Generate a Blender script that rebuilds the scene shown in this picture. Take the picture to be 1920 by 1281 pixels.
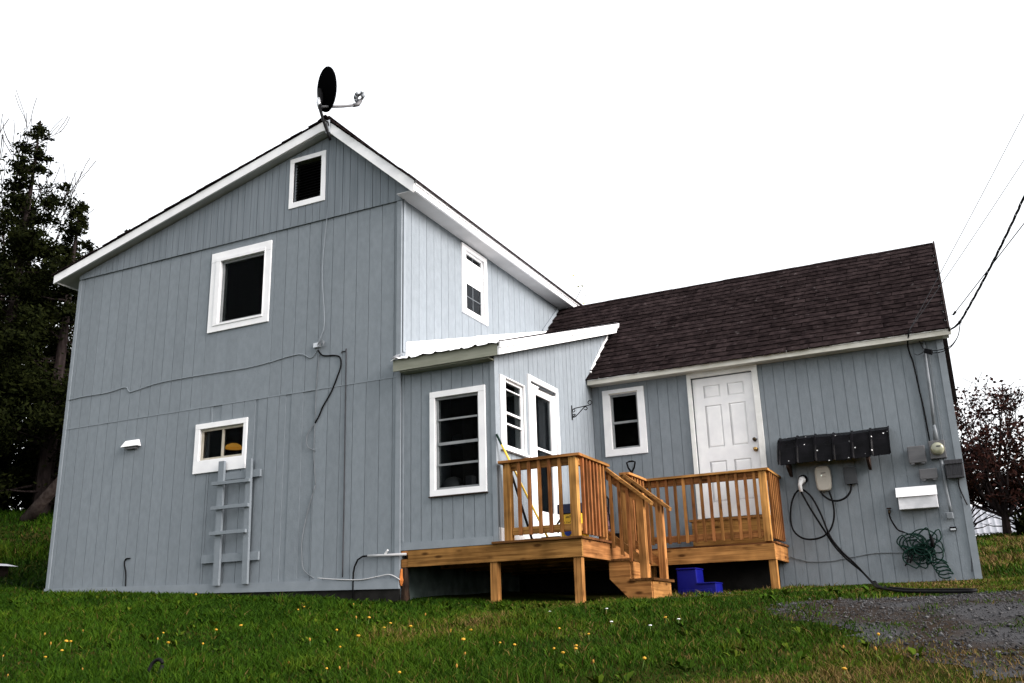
import bpy, math, random
import numpy as np
from mathutils import Vector, Matrix

# ------------------------------------------------------------------ scene, camera, sky, sun
for o in list(bpy.data.objects):
    bpy.data.objects.remove(o, do_unlink=True)
SC = bpy.context.scene
COL = SC.collection
R = math.radians

CAM = Vector((6.387, -10.068, -0.792))
yaw, pit, rol, FPX = R(25.444), R(16.835), R(-1.680), 1777.0
fw = Vector((-math.sin(yaw) * math.cos(pit), math.cos(yaw) * math.cos(pit), math.sin(pit)))
rt = Vector((math.cos(yaw), math.sin(yaw), 0))
up = rt.cross(fw)
rt2 = rt * math.cos(rol) + up * math.sin(rol)
up2 = -rt * math.sin(rol) + up * math.cos(rol)
cd = bpy.data.cameras.new('camera')
cam = bpy.data.objects.new('camera', cd)
COL.objects.link(cam)
m = Matrix((rt2, up2, -fw)).transposed().to_4x4()
m.translation = CAM
cam.matrix_world = m
cd.sensor_width = 36
cd.lens = FPX / 1920 * 36
cd.clip_start = 0.05
cd.clip_end = 2000
SC.camera = cam

SUN_EL, SUN_AZ = R(25), R(-3)          # azimuth measured from +X towards +Y
W = bpy.data.worlds.new('World')
SC.world = W
W.use_nodes = True
nt = W.node_tree
nt.nodes.clear()
sky = nt.nodes.new('ShaderNodeTexSky')
sky.sky_type = 'NISHITA'
sky.sun_disc = False
sky.sun_elevation = SUN_EL
sky.sun_rotation = R(90) - SUN_AZ
sky.air_density = 1.5
sky.dust_density = 4
mix = nt.nodes.new('ShaderNodeMixRGB')
mix.inputs[0].default_value = 0.94
mix.inputs[2].default_value = (2.80, 2.83, 2.90, 1)      # even layer of bright cloud
bg = nt.nodes.new('ShaderNodeBackground')
bg.inputs[1].default_value = 0.1
wo = nt.nodes.new('ShaderNodeOutputWorld')
nt.links.new(sky.outputs[0], mix.inputs[1])
nt.links.new(mix.outputs[0], bg.inputs[0])
nt.links.new(bg.outputs[0], wo.inputs[0])

sd = bpy.data.lights.new('sun', 'SUN')
sd.energy = 1.5
sd.angle = R(40)
sd.color = (1.0, 0.94, 0.925)
sun = bpy.data.objects.new('sun', sd)
COL.objects.link(sun)
sdir = Vector((math.cos(SUN_EL) * math.cos(SUN_AZ), math.cos(SUN_EL) * math.sin(SUN_AZ), math.sin(SUN_EL)))
sun.rotation_euler = sdir.to_track_quat('Z', 'Y').to_euler()
sun.location = sdir * 40

SC.view_settings.view_transform = 'Standard'
SC.view_settings.look = 'None'
SC.view_settings.exposure = 2.42
SC.view_settings.gamma = 1
SC.render.engine = 'CYCLES'
SC.cycles.max_bounces = 6
SC.cycles.transparent_max_bounces = 16

rng = random.Random(7)
nr = np.random.default_rng(11)

# ------------------------------------------------------------------ materials
MT = {}


def nodes(name):
    mt = bpy.data.materials.new(name)
    mt.use_nodes = True
    t = mt.node_tree
    b = t.nodes['Principled BSDF']
    return mt, t, b


def pm(name, c1, c2=None, scale=(8, 8, 8), detail=4, rough=.6, bump=0., bscale=None, metal=0., rand=0., spec=.4,
       lo=.35, hi=.65, rvar=0.):
    """two-tone noise material; scale is per axis; rand shifts brightness per object / mesh island"""
    mt, t, b = nodes(name)
    L = t.links.new
    c2 = c2 or c1
    tc = t.nodes.new('ShaderNodeTexCoord')
    oi = t.nodes.new('ShaderNodeObjectInfo')
    ge = t.nodes.new('ShaderNodeNewGeometry')
    ad = t.nodes.new('ShaderNodeMath'); ad.operation = 'ADD'
    L(oi.outputs['Random'], ad.inputs[0]); L(ge.outputs['Random Per Island'], ad.inputs[1])
    fr = t.nodes.new('ShaderNodeMath'); fr.operation = 'FRACT'
    L(ad.outputs[0], fr.inputs[0])
    off = t.nodes.new('ShaderNodeVectorMath'); off.operation = 'ADD'
    sc = t.nodes.new('ShaderNodeMath'); sc.operation = 'MULTIPLY'; sc.inputs[1].default_value = 13.7 if rand else 0
    L(fr.outputs[0], sc.inputs[0])
    L(tc.outputs['Object'], off.inputs[0]); L(sc.outputs[0], off.inputs[1])
    mp = t.nodes.new('ShaderNodeMapping'); mp.inputs['Scale'].default_value = scale
    L(off.outputs[0], mp.inputs[0])
    n = t.nodes.new('ShaderNodeTexNoise'); n.inputs['Scale'].default_value = 1; n.inputs['Detail'].default_value = detail
    L(mp.outputs[0], n.inputs['Vector'])
    cr = t.nodes.new('ShaderNodeValToRGB')
    cr.color_ramp.elements[0].position = lo; cr.color_ramp.elements[1].position = hi
    cr.color_ramp.elements[0].color = (*c1, 1); cr.color_ramp.elements[1].color = (*c2, 1)
    L(n.outputs[0], cr.inputs[0])
    last = cr.outputs[0]
    if rand:
        mr = t.nodes.new('ShaderNodeMapRange')
        mr.inputs[3].default_value = 1 - rand; mr.inputs[4].default_value = 1 + rand
        L(fr.outputs[0], mr.inputs[0])
        hs = t.nodes.new('ShaderNodeHueSaturation')
        L(mr.outputs[0], hs.inputs['Value']); L(last, hs.inputs['Color'])
        last = hs.outputs[0]
    L(last, b.inputs['Base Color'])
    b.inputs['Roughness'].default_value = rough
    b.inputs['Metallic'].default_value = metal
    b.inputs['Specular IOR Level'].default_value = spec
    if rvar:
        mr2 = t.nodes.new('ShaderNodeMapRange')
        mr2.inputs[3].default_value = rough - rvar; mr2.inputs[4].default_value = rough + rvar
        L(n.outputs[0], mr2.inputs[0]); L(mr2.outputs[0], b.inputs['Roughness'])
    if bump:
        bn = t.nodes.new('ShaderNodeTexNoise'); bn.inputs['Detail'].default_value = 5
        bn.inputs['Scale'].default_value = 1
        mp2 = t.nodes.new('ShaderNodeMapping'); mp2.inputs['Scale'].default_value = bscale or tuple(s * 6 for s in scale)
        L(off.outputs[0], mp2.inputs[0]); L(mp2.outputs[0], bn.inputs['Vector'])
        bp = t.nodes.new('ShaderNodeBump'); bp.inputs['Strength'].default_value = bump
        bp.inputs['Distance'].default_value = .01
        L(bn.outputs[0], bp.inputs['Height']); L(bp.outputs[0], b.inputs['Normal'])
    MT[name] = mt
    return mt


def wood(name, axis, c1, c2, dark):
    """grain streaks along one axis plus knots"""
    mt, t, b = nodes(name)
    L = t.links.new
    tc = t.nodes.new('ShaderNodeTexCoord'); oi = t.nodes.new('ShaderNodeObjectInfo')
    sc = t.nodes.new('ShaderNodeMath'); sc.operation = 'MULTIPLY'; sc.inputs[1].default_value = 17.3
    L(oi.outputs['Random'], sc.inputs[0])
    off = t.nodes.new('ShaderNodeVectorMath'); off.operation = 'ADD'
    L(tc.outputs['Object'], off.inputs[0]); L(sc.outputs[0], off.inputs[1])
    s = [38, 38, 38]; s[axis] = 1.6
    mp = t.nodes.new('ShaderNodeMapping'); mp.inputs['Scale'].default_value = s
    L(off.outputs[0], mp.inputs[0])
    n = t.nodes.new('ShaderNodeTexNoise'); n.inputs['Scale'].default_value = 1; n.inputs['Detail'].default_value = 3
    n.inputs['Distortion'].default_value = .8
    L(mp.outputs[0], n.inputs['Vector'])
    cr = t.nodes.new('ShaderNodeValToRGB')
    e = cr.color_ramp.elements
    e[0].position = .3; e[1].position = .68
    e[0].color = (*c1, 1); e[1].color = (*c2, 1)
    L(n.outputs[0], cr.inputs[0])
    # knots
    s2 = [9, 9, 9]; s2[axis] = 3.2
    mp2 = t.nodes.new('ShaderNodeMapping'); mp2.inputs['Scale'].default_value = s2
    L(off.outputs[0], mp2.inputs[0])
    vo = t.nodes.new('ShaderNodeTexVoronoi'); vo.inputs['Scale'].default_value = 1
    L(mp2.outputs[0], vo.inputs['Vector'])
    kr = t.nodes.new('ShaderNodeValToRGB')
    kr.color_ramp.elements[0].position = .10; kr.color_ramp.elements[1].position = .22
    kr.color_ramp.elements[0].color = (1, 1, 1, 1); kr.color_ramp.elements[1].color = (0, 0, 0, 1)
    L(vo.outputs['Distance'], kr.inputs[0])
    # large blotches of uneven stain
    n3 = t.nodes.new('ShaderNodeTexNoise'); n3.inputs['Scale'].default_value = 3.5
    L(off.outputs[0], n3.inputs['Vector'])
    mb = t.nodes.new('ShaderNodeMapRange'); mb.inputs[1].default_value = .3; mb.inputs[2].default_value = .7
    mb.inputs[3].default_value = .62; mb.inputs[4].default_value = 1.22
    L(n3.outputs[0], mb.inputs[0])
    mx = t.nodes.new('ShaderNodeMixRGB'); mx.inputs[2].default_value = (*dark, 1)
    km = t.nodes.new('ShaderNodeMath'); km.operation = 'MULTIPLY'; km.inputs[1].default_value = .88
    L(kr.outputs[0], km.inputs[0])
    L(km.outputs[0], mx.inputs[0]); L(cr.outputs[0], mx.inputs[1])
    rv = t.nodes.new('ShaderNodeMapRange'); rv.inputs[3].default_value = .66; rv.inputs[4].default_value = 1.18
    L(oi.outputs['Random'], rv.inputs[0])
    mm = t.nodes.new('ShaderNodeMath'); mm.operation = 'MULTIPLY'
    L(rv.outputs[0], mm.inputs[0]); L(mb.outputs[0], mm.inputs[1])
    hs = t.nodes.new('ShaderNodeHueSaturation')
    L(mm.outputs[0], hs.inputs['Value']); L(mx.outputs[0], hs.inputs['Color'])
    wn = t.nodes.new('ShaderNodeTexWhiteNoise'); wn.noise_dimensions = '1D'
    L(oi.outputs['Random'], wn.inputs['W'])
    hv = t.nodes.new('ShaderNodeMapRange'); hv.inputs[3].default_value = .491; hv.inputs[4].default_value = .507
    L(wn.outputs['Value'], hv.inputs[0]); L(hv.outputs[0], hs.inputs['Hue'])
    hs.inputs['Saturation'].default_value = .92
    L(hs.outputs[0], b.inputs['Base Color'])
    b.inputs['Roughness'].default_value = .8
    b.inputs['Specular IOR Level'].default_value = .03
    bp = t.nodes.new('ShaderNodeBump'); bp.inputs['Strength'].default_value = .35; bp.inputs['Distance'].default_value = .004
    L(n.outputs[0], bp.inputs['Height']); L(bp.outputs[0], b.inputs['Normal'])
    MT[name] = mt


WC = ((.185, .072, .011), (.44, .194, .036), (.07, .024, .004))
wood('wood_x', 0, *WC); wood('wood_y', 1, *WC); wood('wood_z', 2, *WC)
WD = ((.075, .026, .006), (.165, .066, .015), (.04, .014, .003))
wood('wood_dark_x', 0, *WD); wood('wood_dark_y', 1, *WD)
WR = ((.160, .054, .009), (.320, .128, .024), (.07, .022, .004))
wood('wood_red_z', 2, *WR)
pm('siding', (.173, .197, .217), (.200, .226, .247), (16, 16, 9), detail=10, lo=.3, hi=.7, rough=.75, bump=.35, bscale=(60, 60, 40), rand=.035, spec=0.08)
pm('siding_gable', (.150, .173, .193), (.186, .211, .233), (22, 22, 1.2), rough=.75, bump=.4, bscale=(160, 160, 18), rand=.045, spec=0.08)
pm('grey_trim', (.192, .217, .239), (.218, .245, .268), (6, 6, 6), rough=.65, bump=.2, bscale=(60, 60, 60), spec=0.12)
pm('white', (.74, .74, .75), (.82, .82, .82), (5, 5, 5), rough=.5, bump=.1, bscale=(40, 40, 40), rvar=.1)
pm('white_old', (.45, .435, .37), (.58, .565, .51), (4, 12, 12), rough=.6, bump=.2, bscale=(30, 60, 60))
pm('soffit', (.36, .365, .37), (.42, .425, .43), (3, 3, 3), rough=.7)
pm('olive_fascia', (.21, .215, .17), (.26, .265, .215), (3, 20, 20), rough=.7, bump=.2, spec=0.05)
pm('shingle', (.0102, .0074, .0078), (.0250, .0180, .0180), (9, 9, 9), detail=6, rough=.9, bump=.6, bscale=(160, 160, 160), rand=.30, spec=0.0)
pm('roof_deck', (.02, .016, .015), (.03, .022, .02), rough=.95, spec=0.0)
pm('wall_inside', (.03, .03, .03), rough=.9)
pm('painted_gloom', (.005, .005, .005), (.010, .009, .008), (2, 2, 2), rough=.9, spec=0)  # near-black colour that stands in for shade inside the rooms
pm('foundation', (.012, .012, .011), (.02, .019, .018), (5, 5, 5), rough=.95, bump=.4, spec=0)
pm('teal_block', (.035, .052, .048), (.085, .115, .108), (3, 6, 6), rough=.85, bump=.3)
pm('grey_metal', (.035, .038, .042), (.05, .053, .057), (6, 6, 6), rough=.5, metal=.0, rvar=.1, spec=0.15)
pm('grey_plastic', (.075, .075, .08), (.105, .105, .11), (5, 5, 20), rough=.5)
pm('dark_plastic', (.032, .032, .036), (.055, .055, .06), (60, 8, 8), rough=.55, spec=0.1)
pm('galv', (.42, .44, .46), (.56, .58, .60), (14, 14, 14), rough=.38, metal=.6)
pm('white_metal', (.80, .80, .82), (.86, .86, .87), (4, 4, 4), rough=.4, bump=.05, bscale=(14, 14, 14))
pm('mail_metal', (.46, .47, .49), (.68, .68, .70), (7, 7, 7), detail=8, rough=.42, bump=.15, bscale=(30, 30, 30))
pm('black', (.0025, .0025, .003), (.004, .004, .0045), (10, 10, 10), rough=.5, spec=0.06)
pm('black_rubber', (.004, .004, .0045), (.007, .007, .0075), rough=.6, spec=0.06)
pm('wire_grey', (.11, .125, .135), (.16, .175, .19), (10, 10, 10), rough=.6)
pm('iron', (.004, .004, .0045), rough=.45, spec=0.08)
pm('charger', (.34, .315, .265), (.38, .35, .30), rough=.4)
pm('white_plastic', (.68, .68, .68), rough=.4)
pm('dish_black', (.0018, .0018, .002), rough=.8, spec=0)
pm('brass', (.35, .22, .08), rough=.3, metal=1)
pm('dark_bronze', (.05, .035, .02), rough=.35, metal=.8)
pm('blue_plastic', (.003, .004, .11), (.004, .006, .15), (3, 3, 3), rough=.42, bump=.05, spec=0.15)
pm('yellow_handle', (.72, .46, .02), (.80, .52, .03), rough=.4)
pm('bucket_yellow', (.66, .40, .02), (.72, .45, .03), rough=.4)
pm('bucket_dark', (.02, .028, .055), (.028, .035, .07), rough=.45, spec=0.1)
pm('cord_green', (.002, .014, .010), (.004, .024, .017), (20, 20, 20), rough=.5, spec=0.1)
pm('meter_glass', (.22, .22, .15), (.28, .28, .20), (20, 20, 20), rough=.15, spec=.8)
pm('skirt_brown', (.025, .014, .012), (.05, .03, .026), (4, 20, 20), rough=.9, bump=.5, spec=0)
pm('rot', (.015, .011, .009), (.05, .03, .02), (14, 14, 5), rough=.95, bump=.8, spec=0)
pm('rot_orange', (.42, .12, .02), (.60, .20, .04), (20, 20, 10), rough=.85, bump=.5)
pm('mulch', (.045, .032, .02), (.085, .06, .04), (3, 3, 3), detail=8, rough=1, bump=.6, bscale=(40, 40, 40), spec=0)
pm('ground', (.012, .020, .003), (.035, .030, .009), (.9, .9, .9), detail=8, rough=1, bump=.8, bscale=(30, 30, 30), spec=0)
pm('gravel', (.030, .023, .018), (.050, .050, .052), (1.1, 1.1, 1.1), lo=.40, hi=.52, detail=9, rough=1, bump=.5, bscale=(110, 110, 110), spec=0)
pm('stone', (.026, .026, .028), (.075, .074, .074), (30, 30, 30), rough=.9, rand=.6, spec=0.05)
pm('bark', (.012, .009, .009), (.028, .022, .021), (12, 12, 3), rough=1, bump=.9, bscale=(40, 40, 10), spec=0)
pm('bark_pale', (.03, .022, .02), (.06, .047, .042), (9, 9, 9), rough=1, bump=.9, spec=0)
pm('cedar_leaf', (.0022, .0036, .0009), (.0085, .0105, .0022), (1.3, 1.3, 1.3), rough=.8, rand=.35, spec=0.02)
pm('shrub_leaf', (.003, .0045, .001), (.010, .011, .003), (1.3, 1.3, 1.3), rough=.8, rand=.4, spec=0.02)
pm('bud_leaf', (.22, .22, .05), (.40, .36, .10), rough=.7, rand=.3)
pm('red_leaf', (.020, .008, .007), (.048, .019, .014), (2, 2, 2), rough=.7, rand=.4, spec=0.03)
pm('rust_leaf', (.013, .005, .003), (.034, .015, .007), (1.2, 1.2, 1.2), rough=.8, rand=.45, spec=0.02)
pm('dandelion_yellow', (.34, .165, .005), (.46, .25, .006), rough=.7)
pm('dandelion_bud', (.22, .10, .012), (.34, .17, .015), rough=.8)
pm('dandelion_stem', (.10, .16, .03), rough=.7)
pm('petal_white', (.75, .75, .78), rough=.7)
pm('shed_metal', (.17, .175, .20), (.24, .245, .27), (3, 3, 3), rough=.45, spec=.5)
pm('dark_wood', (.025, .018, .016), (.05, .036, .03), (5, 5, 30), rough=.9, spec=0)
pm('stripe_cloth', (.55, .30, .32), (.12, .06, .08), (1, 1, 60), rough=.8, lo=.48, hi=.52)
pm('curtain_and_sheen', (.08, .08, .08), (.28, .28, .28), (14, 1, .6), rough=.9, spec=0)  # cloth of the small window; also the added sheen panel of the side window
pm('slab_stone', (.55, .53, .57), (.68, .66, .7), (3, 3, 3), rough=.6)
pm('dirty_white', (.62, .62, .59), (.76, .76, .74), (6, 6, 6), rough=.5)
pm('awning', (.0018, .0018, .0022), (.0055, .0052, .0065), (6, 6, 6), rough=.30, rvar=.12, spec=.05)
pm('sash_grey', (.17, .18, .185), (.23, .24, .245), rough=.5)
pm('sash_beige', (.32, .29, .22), (.42, .385, .32), (10, 10, 10), rough=.5)
pm('ink', (.02, .02, .03), rough=.6, spec=0)
pm('blue_ink', (.01, .04, .25), rough=.5)


def awning_specks():
    # flecks of bare metal scattered over the black paint
    mt = MT['awning']; t = mt.node_tree; b = t.nodes['Principled BSDF']; L = t.links.new
    vo = t.nodes.new('ShaderNodeTexVoronoi'); vo.inputs['Scale'].default_value = 9
    tc = t.nodes.new('ShaderNodeTexCoord'); L(tc.outputs['Object'], vo.inputs['Vector'])
    cr = t.nodes.new('ShaderNodeValToRGB')
    cr.color_ramp.elements[0].position = .07; cr.color_ramp.elements[1].position = .10
    cr.color_ramp.elements[0].color = (.75, .75, .75, 1); cr.color_ramp.elements[1].color = (0, 0, 0, 1)
    L(vo.outputs['Distance'], cr.inputs[0])
    src = b.inputs['Base Color'].links[0].from_socket
    ad = t.nodes.new('ShaderNodeMixRGB'); ad.blend_type = 'ADD'; ad.inputs[0].default_value = 1
    L(src, ad.inputs[1]); L(cr.outputs[0], ad.inputs[2]); L(ad.outputs[0], b.inputs['Base Color'])


awning_specks()


def shingle_wear():
    # pale scuffs and lichen spots
    mt = MT['shingle']; t = mt.node_tree; b = t.nodes['Principled BSDF']; L = t.links.new
    tc = t.nodes.new('ShaderNodeTexCoord')
    ge = t.nodes.new('ShaderNodeNewGeometry')
    n = t.nodes.new('ShaderNodeTexNoise'); n.inputs['Scale'].default_value = 11; n.inputs['Detail'].default_value = 5
    L(ge.outputs['Position'], n.inputs['Vector'])
    cr = t.nodes.new('ShaderNodeValToRGB')
    cr.color_ramp.elements[0].position = .66; cr.color_ramp.elements[1].position = .78
    cr.color_ramp.elements[0].color = (0, 0, 0, 1); cr.color_ramp.elements[1].color = (.06, .055, .055, 1)
    L(n.outputs[0], cr.inputs[0])
    src = b.inputs['Base Color'].links[0].from_socket
    ad = t.nodes.new('ShaderNodeMixRGB'); ad.blend_type = 'ADD'; ad.inputs[0].default_value = 1
    L(src, ad.inputs[1]); L(cr.outputs[0], ad.inputs[2]); L(ad.outputs[0], b.inputs['Base Color'])


shingle_wear()


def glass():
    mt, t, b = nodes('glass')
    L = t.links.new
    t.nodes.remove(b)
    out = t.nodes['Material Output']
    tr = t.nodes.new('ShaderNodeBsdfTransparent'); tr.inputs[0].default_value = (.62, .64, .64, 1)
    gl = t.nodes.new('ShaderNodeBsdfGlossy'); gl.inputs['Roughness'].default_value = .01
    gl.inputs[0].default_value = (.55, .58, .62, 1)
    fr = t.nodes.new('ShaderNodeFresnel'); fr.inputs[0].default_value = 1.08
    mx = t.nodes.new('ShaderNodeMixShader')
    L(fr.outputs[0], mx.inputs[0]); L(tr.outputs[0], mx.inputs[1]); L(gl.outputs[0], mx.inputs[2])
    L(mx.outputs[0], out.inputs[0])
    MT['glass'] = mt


glass()


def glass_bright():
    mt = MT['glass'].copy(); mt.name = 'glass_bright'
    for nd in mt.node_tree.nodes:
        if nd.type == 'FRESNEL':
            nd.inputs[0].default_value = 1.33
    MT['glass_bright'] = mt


glass_bright()


def lamp_mat():
    mt, t, b = nodes('lamp_glow')
    b.inputs['Base Color'].default_value = (.8, .5, .1, 1)
    b.inputs['Emission Color'].default_value = (1, .42, .04, 1)
    b.inputs['Emission Strength'].default_value = .11
    MT['lamp_glow'] = mt
    mt, t, b = nodes('led')
    b.inputs['Emission Color'].default_value = (.8, 1, .85, 1)
    b.inputs['Emission Strength'].default_value = .3
    MT['led'] = mt


lamp_mat()


def grass_mat():
    mt, t, b = nodes('grass')
    L = t.links.new
    at = t.nodes.new('ShaderNodeAttribute'); at.attribute_name = 'tint'
    cr = t.nodes.new('ShaderNodeValToRGB')
    e = cr.color_ramp.elements
    e[0].position = 0; e[0].color = (.0035, .0102, .0006, 1)
    e[1].position = 1; e[1].color = (.115, .075, .028, 1)
    for p, c in ((.25, (.0105, .0305, .0011)), (.5, (.0260, .056, .0025)), (.72, (.056, .074, .005)), (.86, (.085, .058, .015))):
        k = e.new(p); k.color = (*c, 1)
    L(at.outputs['Fac'], cr.inputs[0]); L(cr.outputs[0], b.inputs['Base Color'])
    b.inputs['Roughness'].default_value = .7
    b.inputs['Specular IOR Level'].default_value = .04
    MT['grass'] = mt


grass_mat()


# ------------------------------------------------------------------ mesh helpers
def ident(u, d, z):
    return (u, d, z)


def onY(c):                       # wall facing -Y at Y = c; (along X, outward, up)
    return lambda u, d, z: (u, c - d, z)


def onX(c):                       # wall facing +X at X = c; (along Y, outward, up)
    return lambda u, d, z: (c + d, u, z)


class MB:
    def __init__(self, mp=None):
        self.v = []; self.f = []; self.mi = []; self.mp = mp; self.cur = 0

    def add(self, vs, fs):
        b = len(self.v)
        if self.mp:
            vs = [self.mp(*p) for p in vs]
            fs = [tuple(reversed(q)) for q in fs]
        self.v += [tuple(p) for p in vs]
        self.f += [tuple(b + i for i in q) for q in fs]
        self.mi += [self.cur] * len(fs)
        return self

    BF = [(0, 3, 2, 1), (4, 5, 6, 7), (0, 1, 5, 4), (1, 2, 6, 5), (2, 3, 7, 6), (3, 0, 4, 7)]

    def box(self, x0, x1, y0, y1, z0, z1):
        x0, x1 = sorted((x0, x1)); y0, y1 = sorted((y0, y1)); z0, z1 = sorted((z0, z1))
        return self.add([(x0, y0, z0), (x1, y0, z0), (x1, y1, z0), (x0, y1, z0),
                         (x0, y0, z1), (x1, y0, z1), (x1, y1, z1), (x0, y1, z1)], self.BF)

    def hexa(self, u0, u1, d0, d1, za0, za1, zb0, zb1):
        """slice between u0,u1; at u0 spans za0..za1, at u1 spans zb0..zb1"""
        return self.add([(u0, d0, za0), (u1, d0, zb0), (u1, d1, zb0), (u0, d1, za0),
                         (u0, d0, za1), (u1, d0, zb1), (u1, d1, zb1), (u0, d1, za1)], self.BF)

    def prism(self, poly, axis, a, b):
        """poly: list of 2-D points in the plane normal to axis (0:YZ 1:XZ 2:XY), extruded a..b"""
        n = len(poly)

        def P(p, t):
            return (t, p[0], p[1]) if axis == 0 else (p[0], t, p[1]) if axis == 1 else (p[0], p[1], t)
        vs = [P(p, a) for p in poly] + [P(p, b) for p in poly]
        fs = [tuple(range(n)), tuple(range(2 * n - 1, n - 1, -1))]
        fs += [(i, i + n, (i + 1) % n + n, (i + 1) % n) for i in range(n)]
        return self.add(vs, fs)

    def tube(self, pts, r, n=6, caps=True):
        pts = [Vector(p) for p in pts]
        k = len(pts)
        rs = r if isinstance(r, (list, tuple)) else [r] * k
        vs = []
        ref = None
        for i, p in enumerate(pts):
            t = (pts[min(i + 1, k - 1)] - pts[max(i - 1, 0)])
            if t.length < 1e-9:
                t = Vector((0, 0, 1))
            t.normalize()
            if ref is None:
                ref = Vector((0, 0, 1)) if abs(t.z) < .9 else Vector((1, 0, 0))
            a = t.cross(ref)
            if a.length < 1e-4:
                a = t.cross(Vector((.3, 1, .2)))
            a.normalize(); b = a.cross(t); ref = b
            for j in range(n):
                an = 2 * math.pi * j / n
                vs.append(p + (a * math.cos(an) + b * math.sin(an)) * rs[i])
        fs = []
        for i in range(k - 1):
            for j in range(n):
                j2 = (j + 1) % n
                fs.append((i * n + j, i * n + j2, (i + 1) * n + j2, (i + 1) * n + j))
        if caps:
            fs.append(tuple(range(n - 1, -1, -1))); fs.append(tuple(range((k - 1) * n, k * n)))
        return self.add(vs, fs)

    def lathe(self, prof, c=(0, 0, 0), n=16, axis='Z'):
        """prof: (radius, height) pairs"""
        vs = []
        for r_, h in prof:
            for j in range(n):
                a = 2 * math.pi * j / n
                x, y = r_ * math.cos(a), r_ * math.sin(a)
                q = (x, y, h) if axis == 'Z' else (x, -h, y) if axis == '-Y' else (h, x, y)
                vs.append((c[0] + q[0], c[1] + q[1], c[2] + q[2]))
        fs = []
        for i in range(len(prof) - 1):
            for j in range(n):
                j2 = (j + 1) % n
                fs.append((i * n + j, i * n + j2, (i + 1) * n + j2, (i + 1) * n + j))
        fs.append(tuple(range(n - 1, -1, -1))); fs.append(tuple(range((len(prof) - 1) * n, len(prof) * n)))
        return self.add(vs, fs)

    def mesh(self, name, mats):
        me = bpy.data.meshes.new(name)
        me.from_pydata(self.v, [], self.f)
        for k in ([mats] if isinstance(mats, str) else mats):
            me.materials.append(MT[k])
        if any(self.mi):
            me.polygons.foreach_set('material_index', self.mi)
        me.update()
        return me

    def build(self, name, mats, parent=None, smooth=False, bevel=0):
        me = self.mesh(name, mats)
        if smooth:
            me.polygons.foreach_set('use_smooth', [True] * len(me.polygons))
        o = bpy.data.objects.new(name, me)
        COL.objects.link(o)
        if parent:
            o.parent = parent
        if bevel:
            bv = o.modifiers.new('bevel', 'BEVEL'); bv.width = bevel; bv.segments = 2; bv.limit_method = 'ANGLE'
        return o


def tag(o, label, cat, group=None):
    o['label'] = label; o['category'] = cat
    if group:
        o['group'] = group
    return o


def thing(name, label, cat, loc=(0, 0, 0), group=None):
    o = bpy.data.objects.new(name, None)
    o.empty_display_size = .2
    COL.objects.link(o)
    o.location = loc
    return tag(o, label, cat, group)


def kind(o, k):
    o['kind'] = k
    return o


def fast_mesh(name, V, loops, starts, totals, mats, attr=None):
    me = bpy.data.meshes.new(name)
    me.vertices.add(len(V)); me.vertices.foreach_set('co', np.ascontiguousarray(V, np.float32).ravel())
    me.loops.add(len(loops)); me.loops.foreach_set('vertex_index', np.ascontiguousarray(loops, np.int32))
    me.polygons.add(len(starts))
    me.polygons.foreach_set('loop_start', np.ascontiguousarray(starts, np.int32))
    me.polygons.foreach_set('loop_total', np.ascontiguousarray(totals, np.int32))
    for k in mats:
        me.materials.append(MT[k])
    if attr is not None:
        a = me.attributes.new('tint', 'FLOAT', 'POINT')
        a.data.foreach_set('value', np.ascontiguousarray(attr, np.float32))
    me.update(calc_edges=True)
    return me


# ------------------------------------------------------------------ terrain
def ss(a, b, t):
    t = np.clip((t - a) / (b - a), 0, 1)
    return t * t * (3 - 2 * t)


def sp(t, k=.6):
    return np.log1p(np.exp(np.clip(t / k, -40, 40))) * k


def g(x, y):
    x = np.asarray(x, float); y = np.asarray(y, float)
    xe = np.clip(x, -40, 60); ye = np.clip(y, -60, 80)
    zx = -.055 * (xe - sp(xe - 2.3, .5))
    sy = -.13 * sp(-ye, .5) + .025 * sp(ye, .5) + .095 * (sp(ye - 4.5, .8) - sp(ye - 17.5, 1.)) - .05 * sp(ye - 17.5, 1.)
    left = .17 * (sp(-7 - xe, .8) - sp(-16 - xe, 1.)) * ss(1, 7, ye)
    right = .6 * ss(8, 14, xe) * ss(8, 22, ye)
    bump = .02 * np.sin(x * 1.3 + .5 * y) * np.sin(y * 1.1 - .3 * x) + .012 * np.sin(x * 3.1 + 1) * np.sin(y * 2.7)
    dip = -.075 * np.exp(-((x - 2.2) / 2.6) ** 2) * np.exp(-((y - .8) / 1.9) ** 2) - .045 * np.exp(-((y + .15) / .7) ** 2) * ss(.6, -.4, x) * ss(-7, -6, x) - .085 * np.exp(-((y - 3.2) / .9) ** 2) * ss(3.8, 5.5, x)
    return -.35 + zx + sy + left + right + dip + bump * ss(-40, -2, -np.hypot(x, y))


def gz(x, y):
    return float(g(x, y))


_perm = nr.random((64, 64))


def vnoise(x, y, s):
    x = np.asarray(x) * s; y = np.asarray(y) * s
    xi = np.floor(x).astype(int); yi = np.floor(y).astype(int)
    fx = x - xi; fy = y - yi
    fx = fx * fx * (3 - 2 * fx); fy = fy * fy * (3 - 2 * fy)
    a = _perm[xi % 64, yi % 64]; b = _perm[(xi + 1) % 64, yi % 64]
    c = _perm[xi % 64, (yi + 1) % 64]; d = _perm[(xi + 1) % 64, (yi + 1) % 64]
    return (a * (1 - fx) + b * fx) * (1 - fy) + (c * (1 - fx) + d * fx) * fy


def fbm(x, y, s):
    return (vnoise(x, y, s) + .5 * vnoise(x + 7.3, y + 1.7, s * 2.1) + .25 * vnoise(x + 3.1, y + 9.2, s * 4.3)) / 1.75


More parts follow.
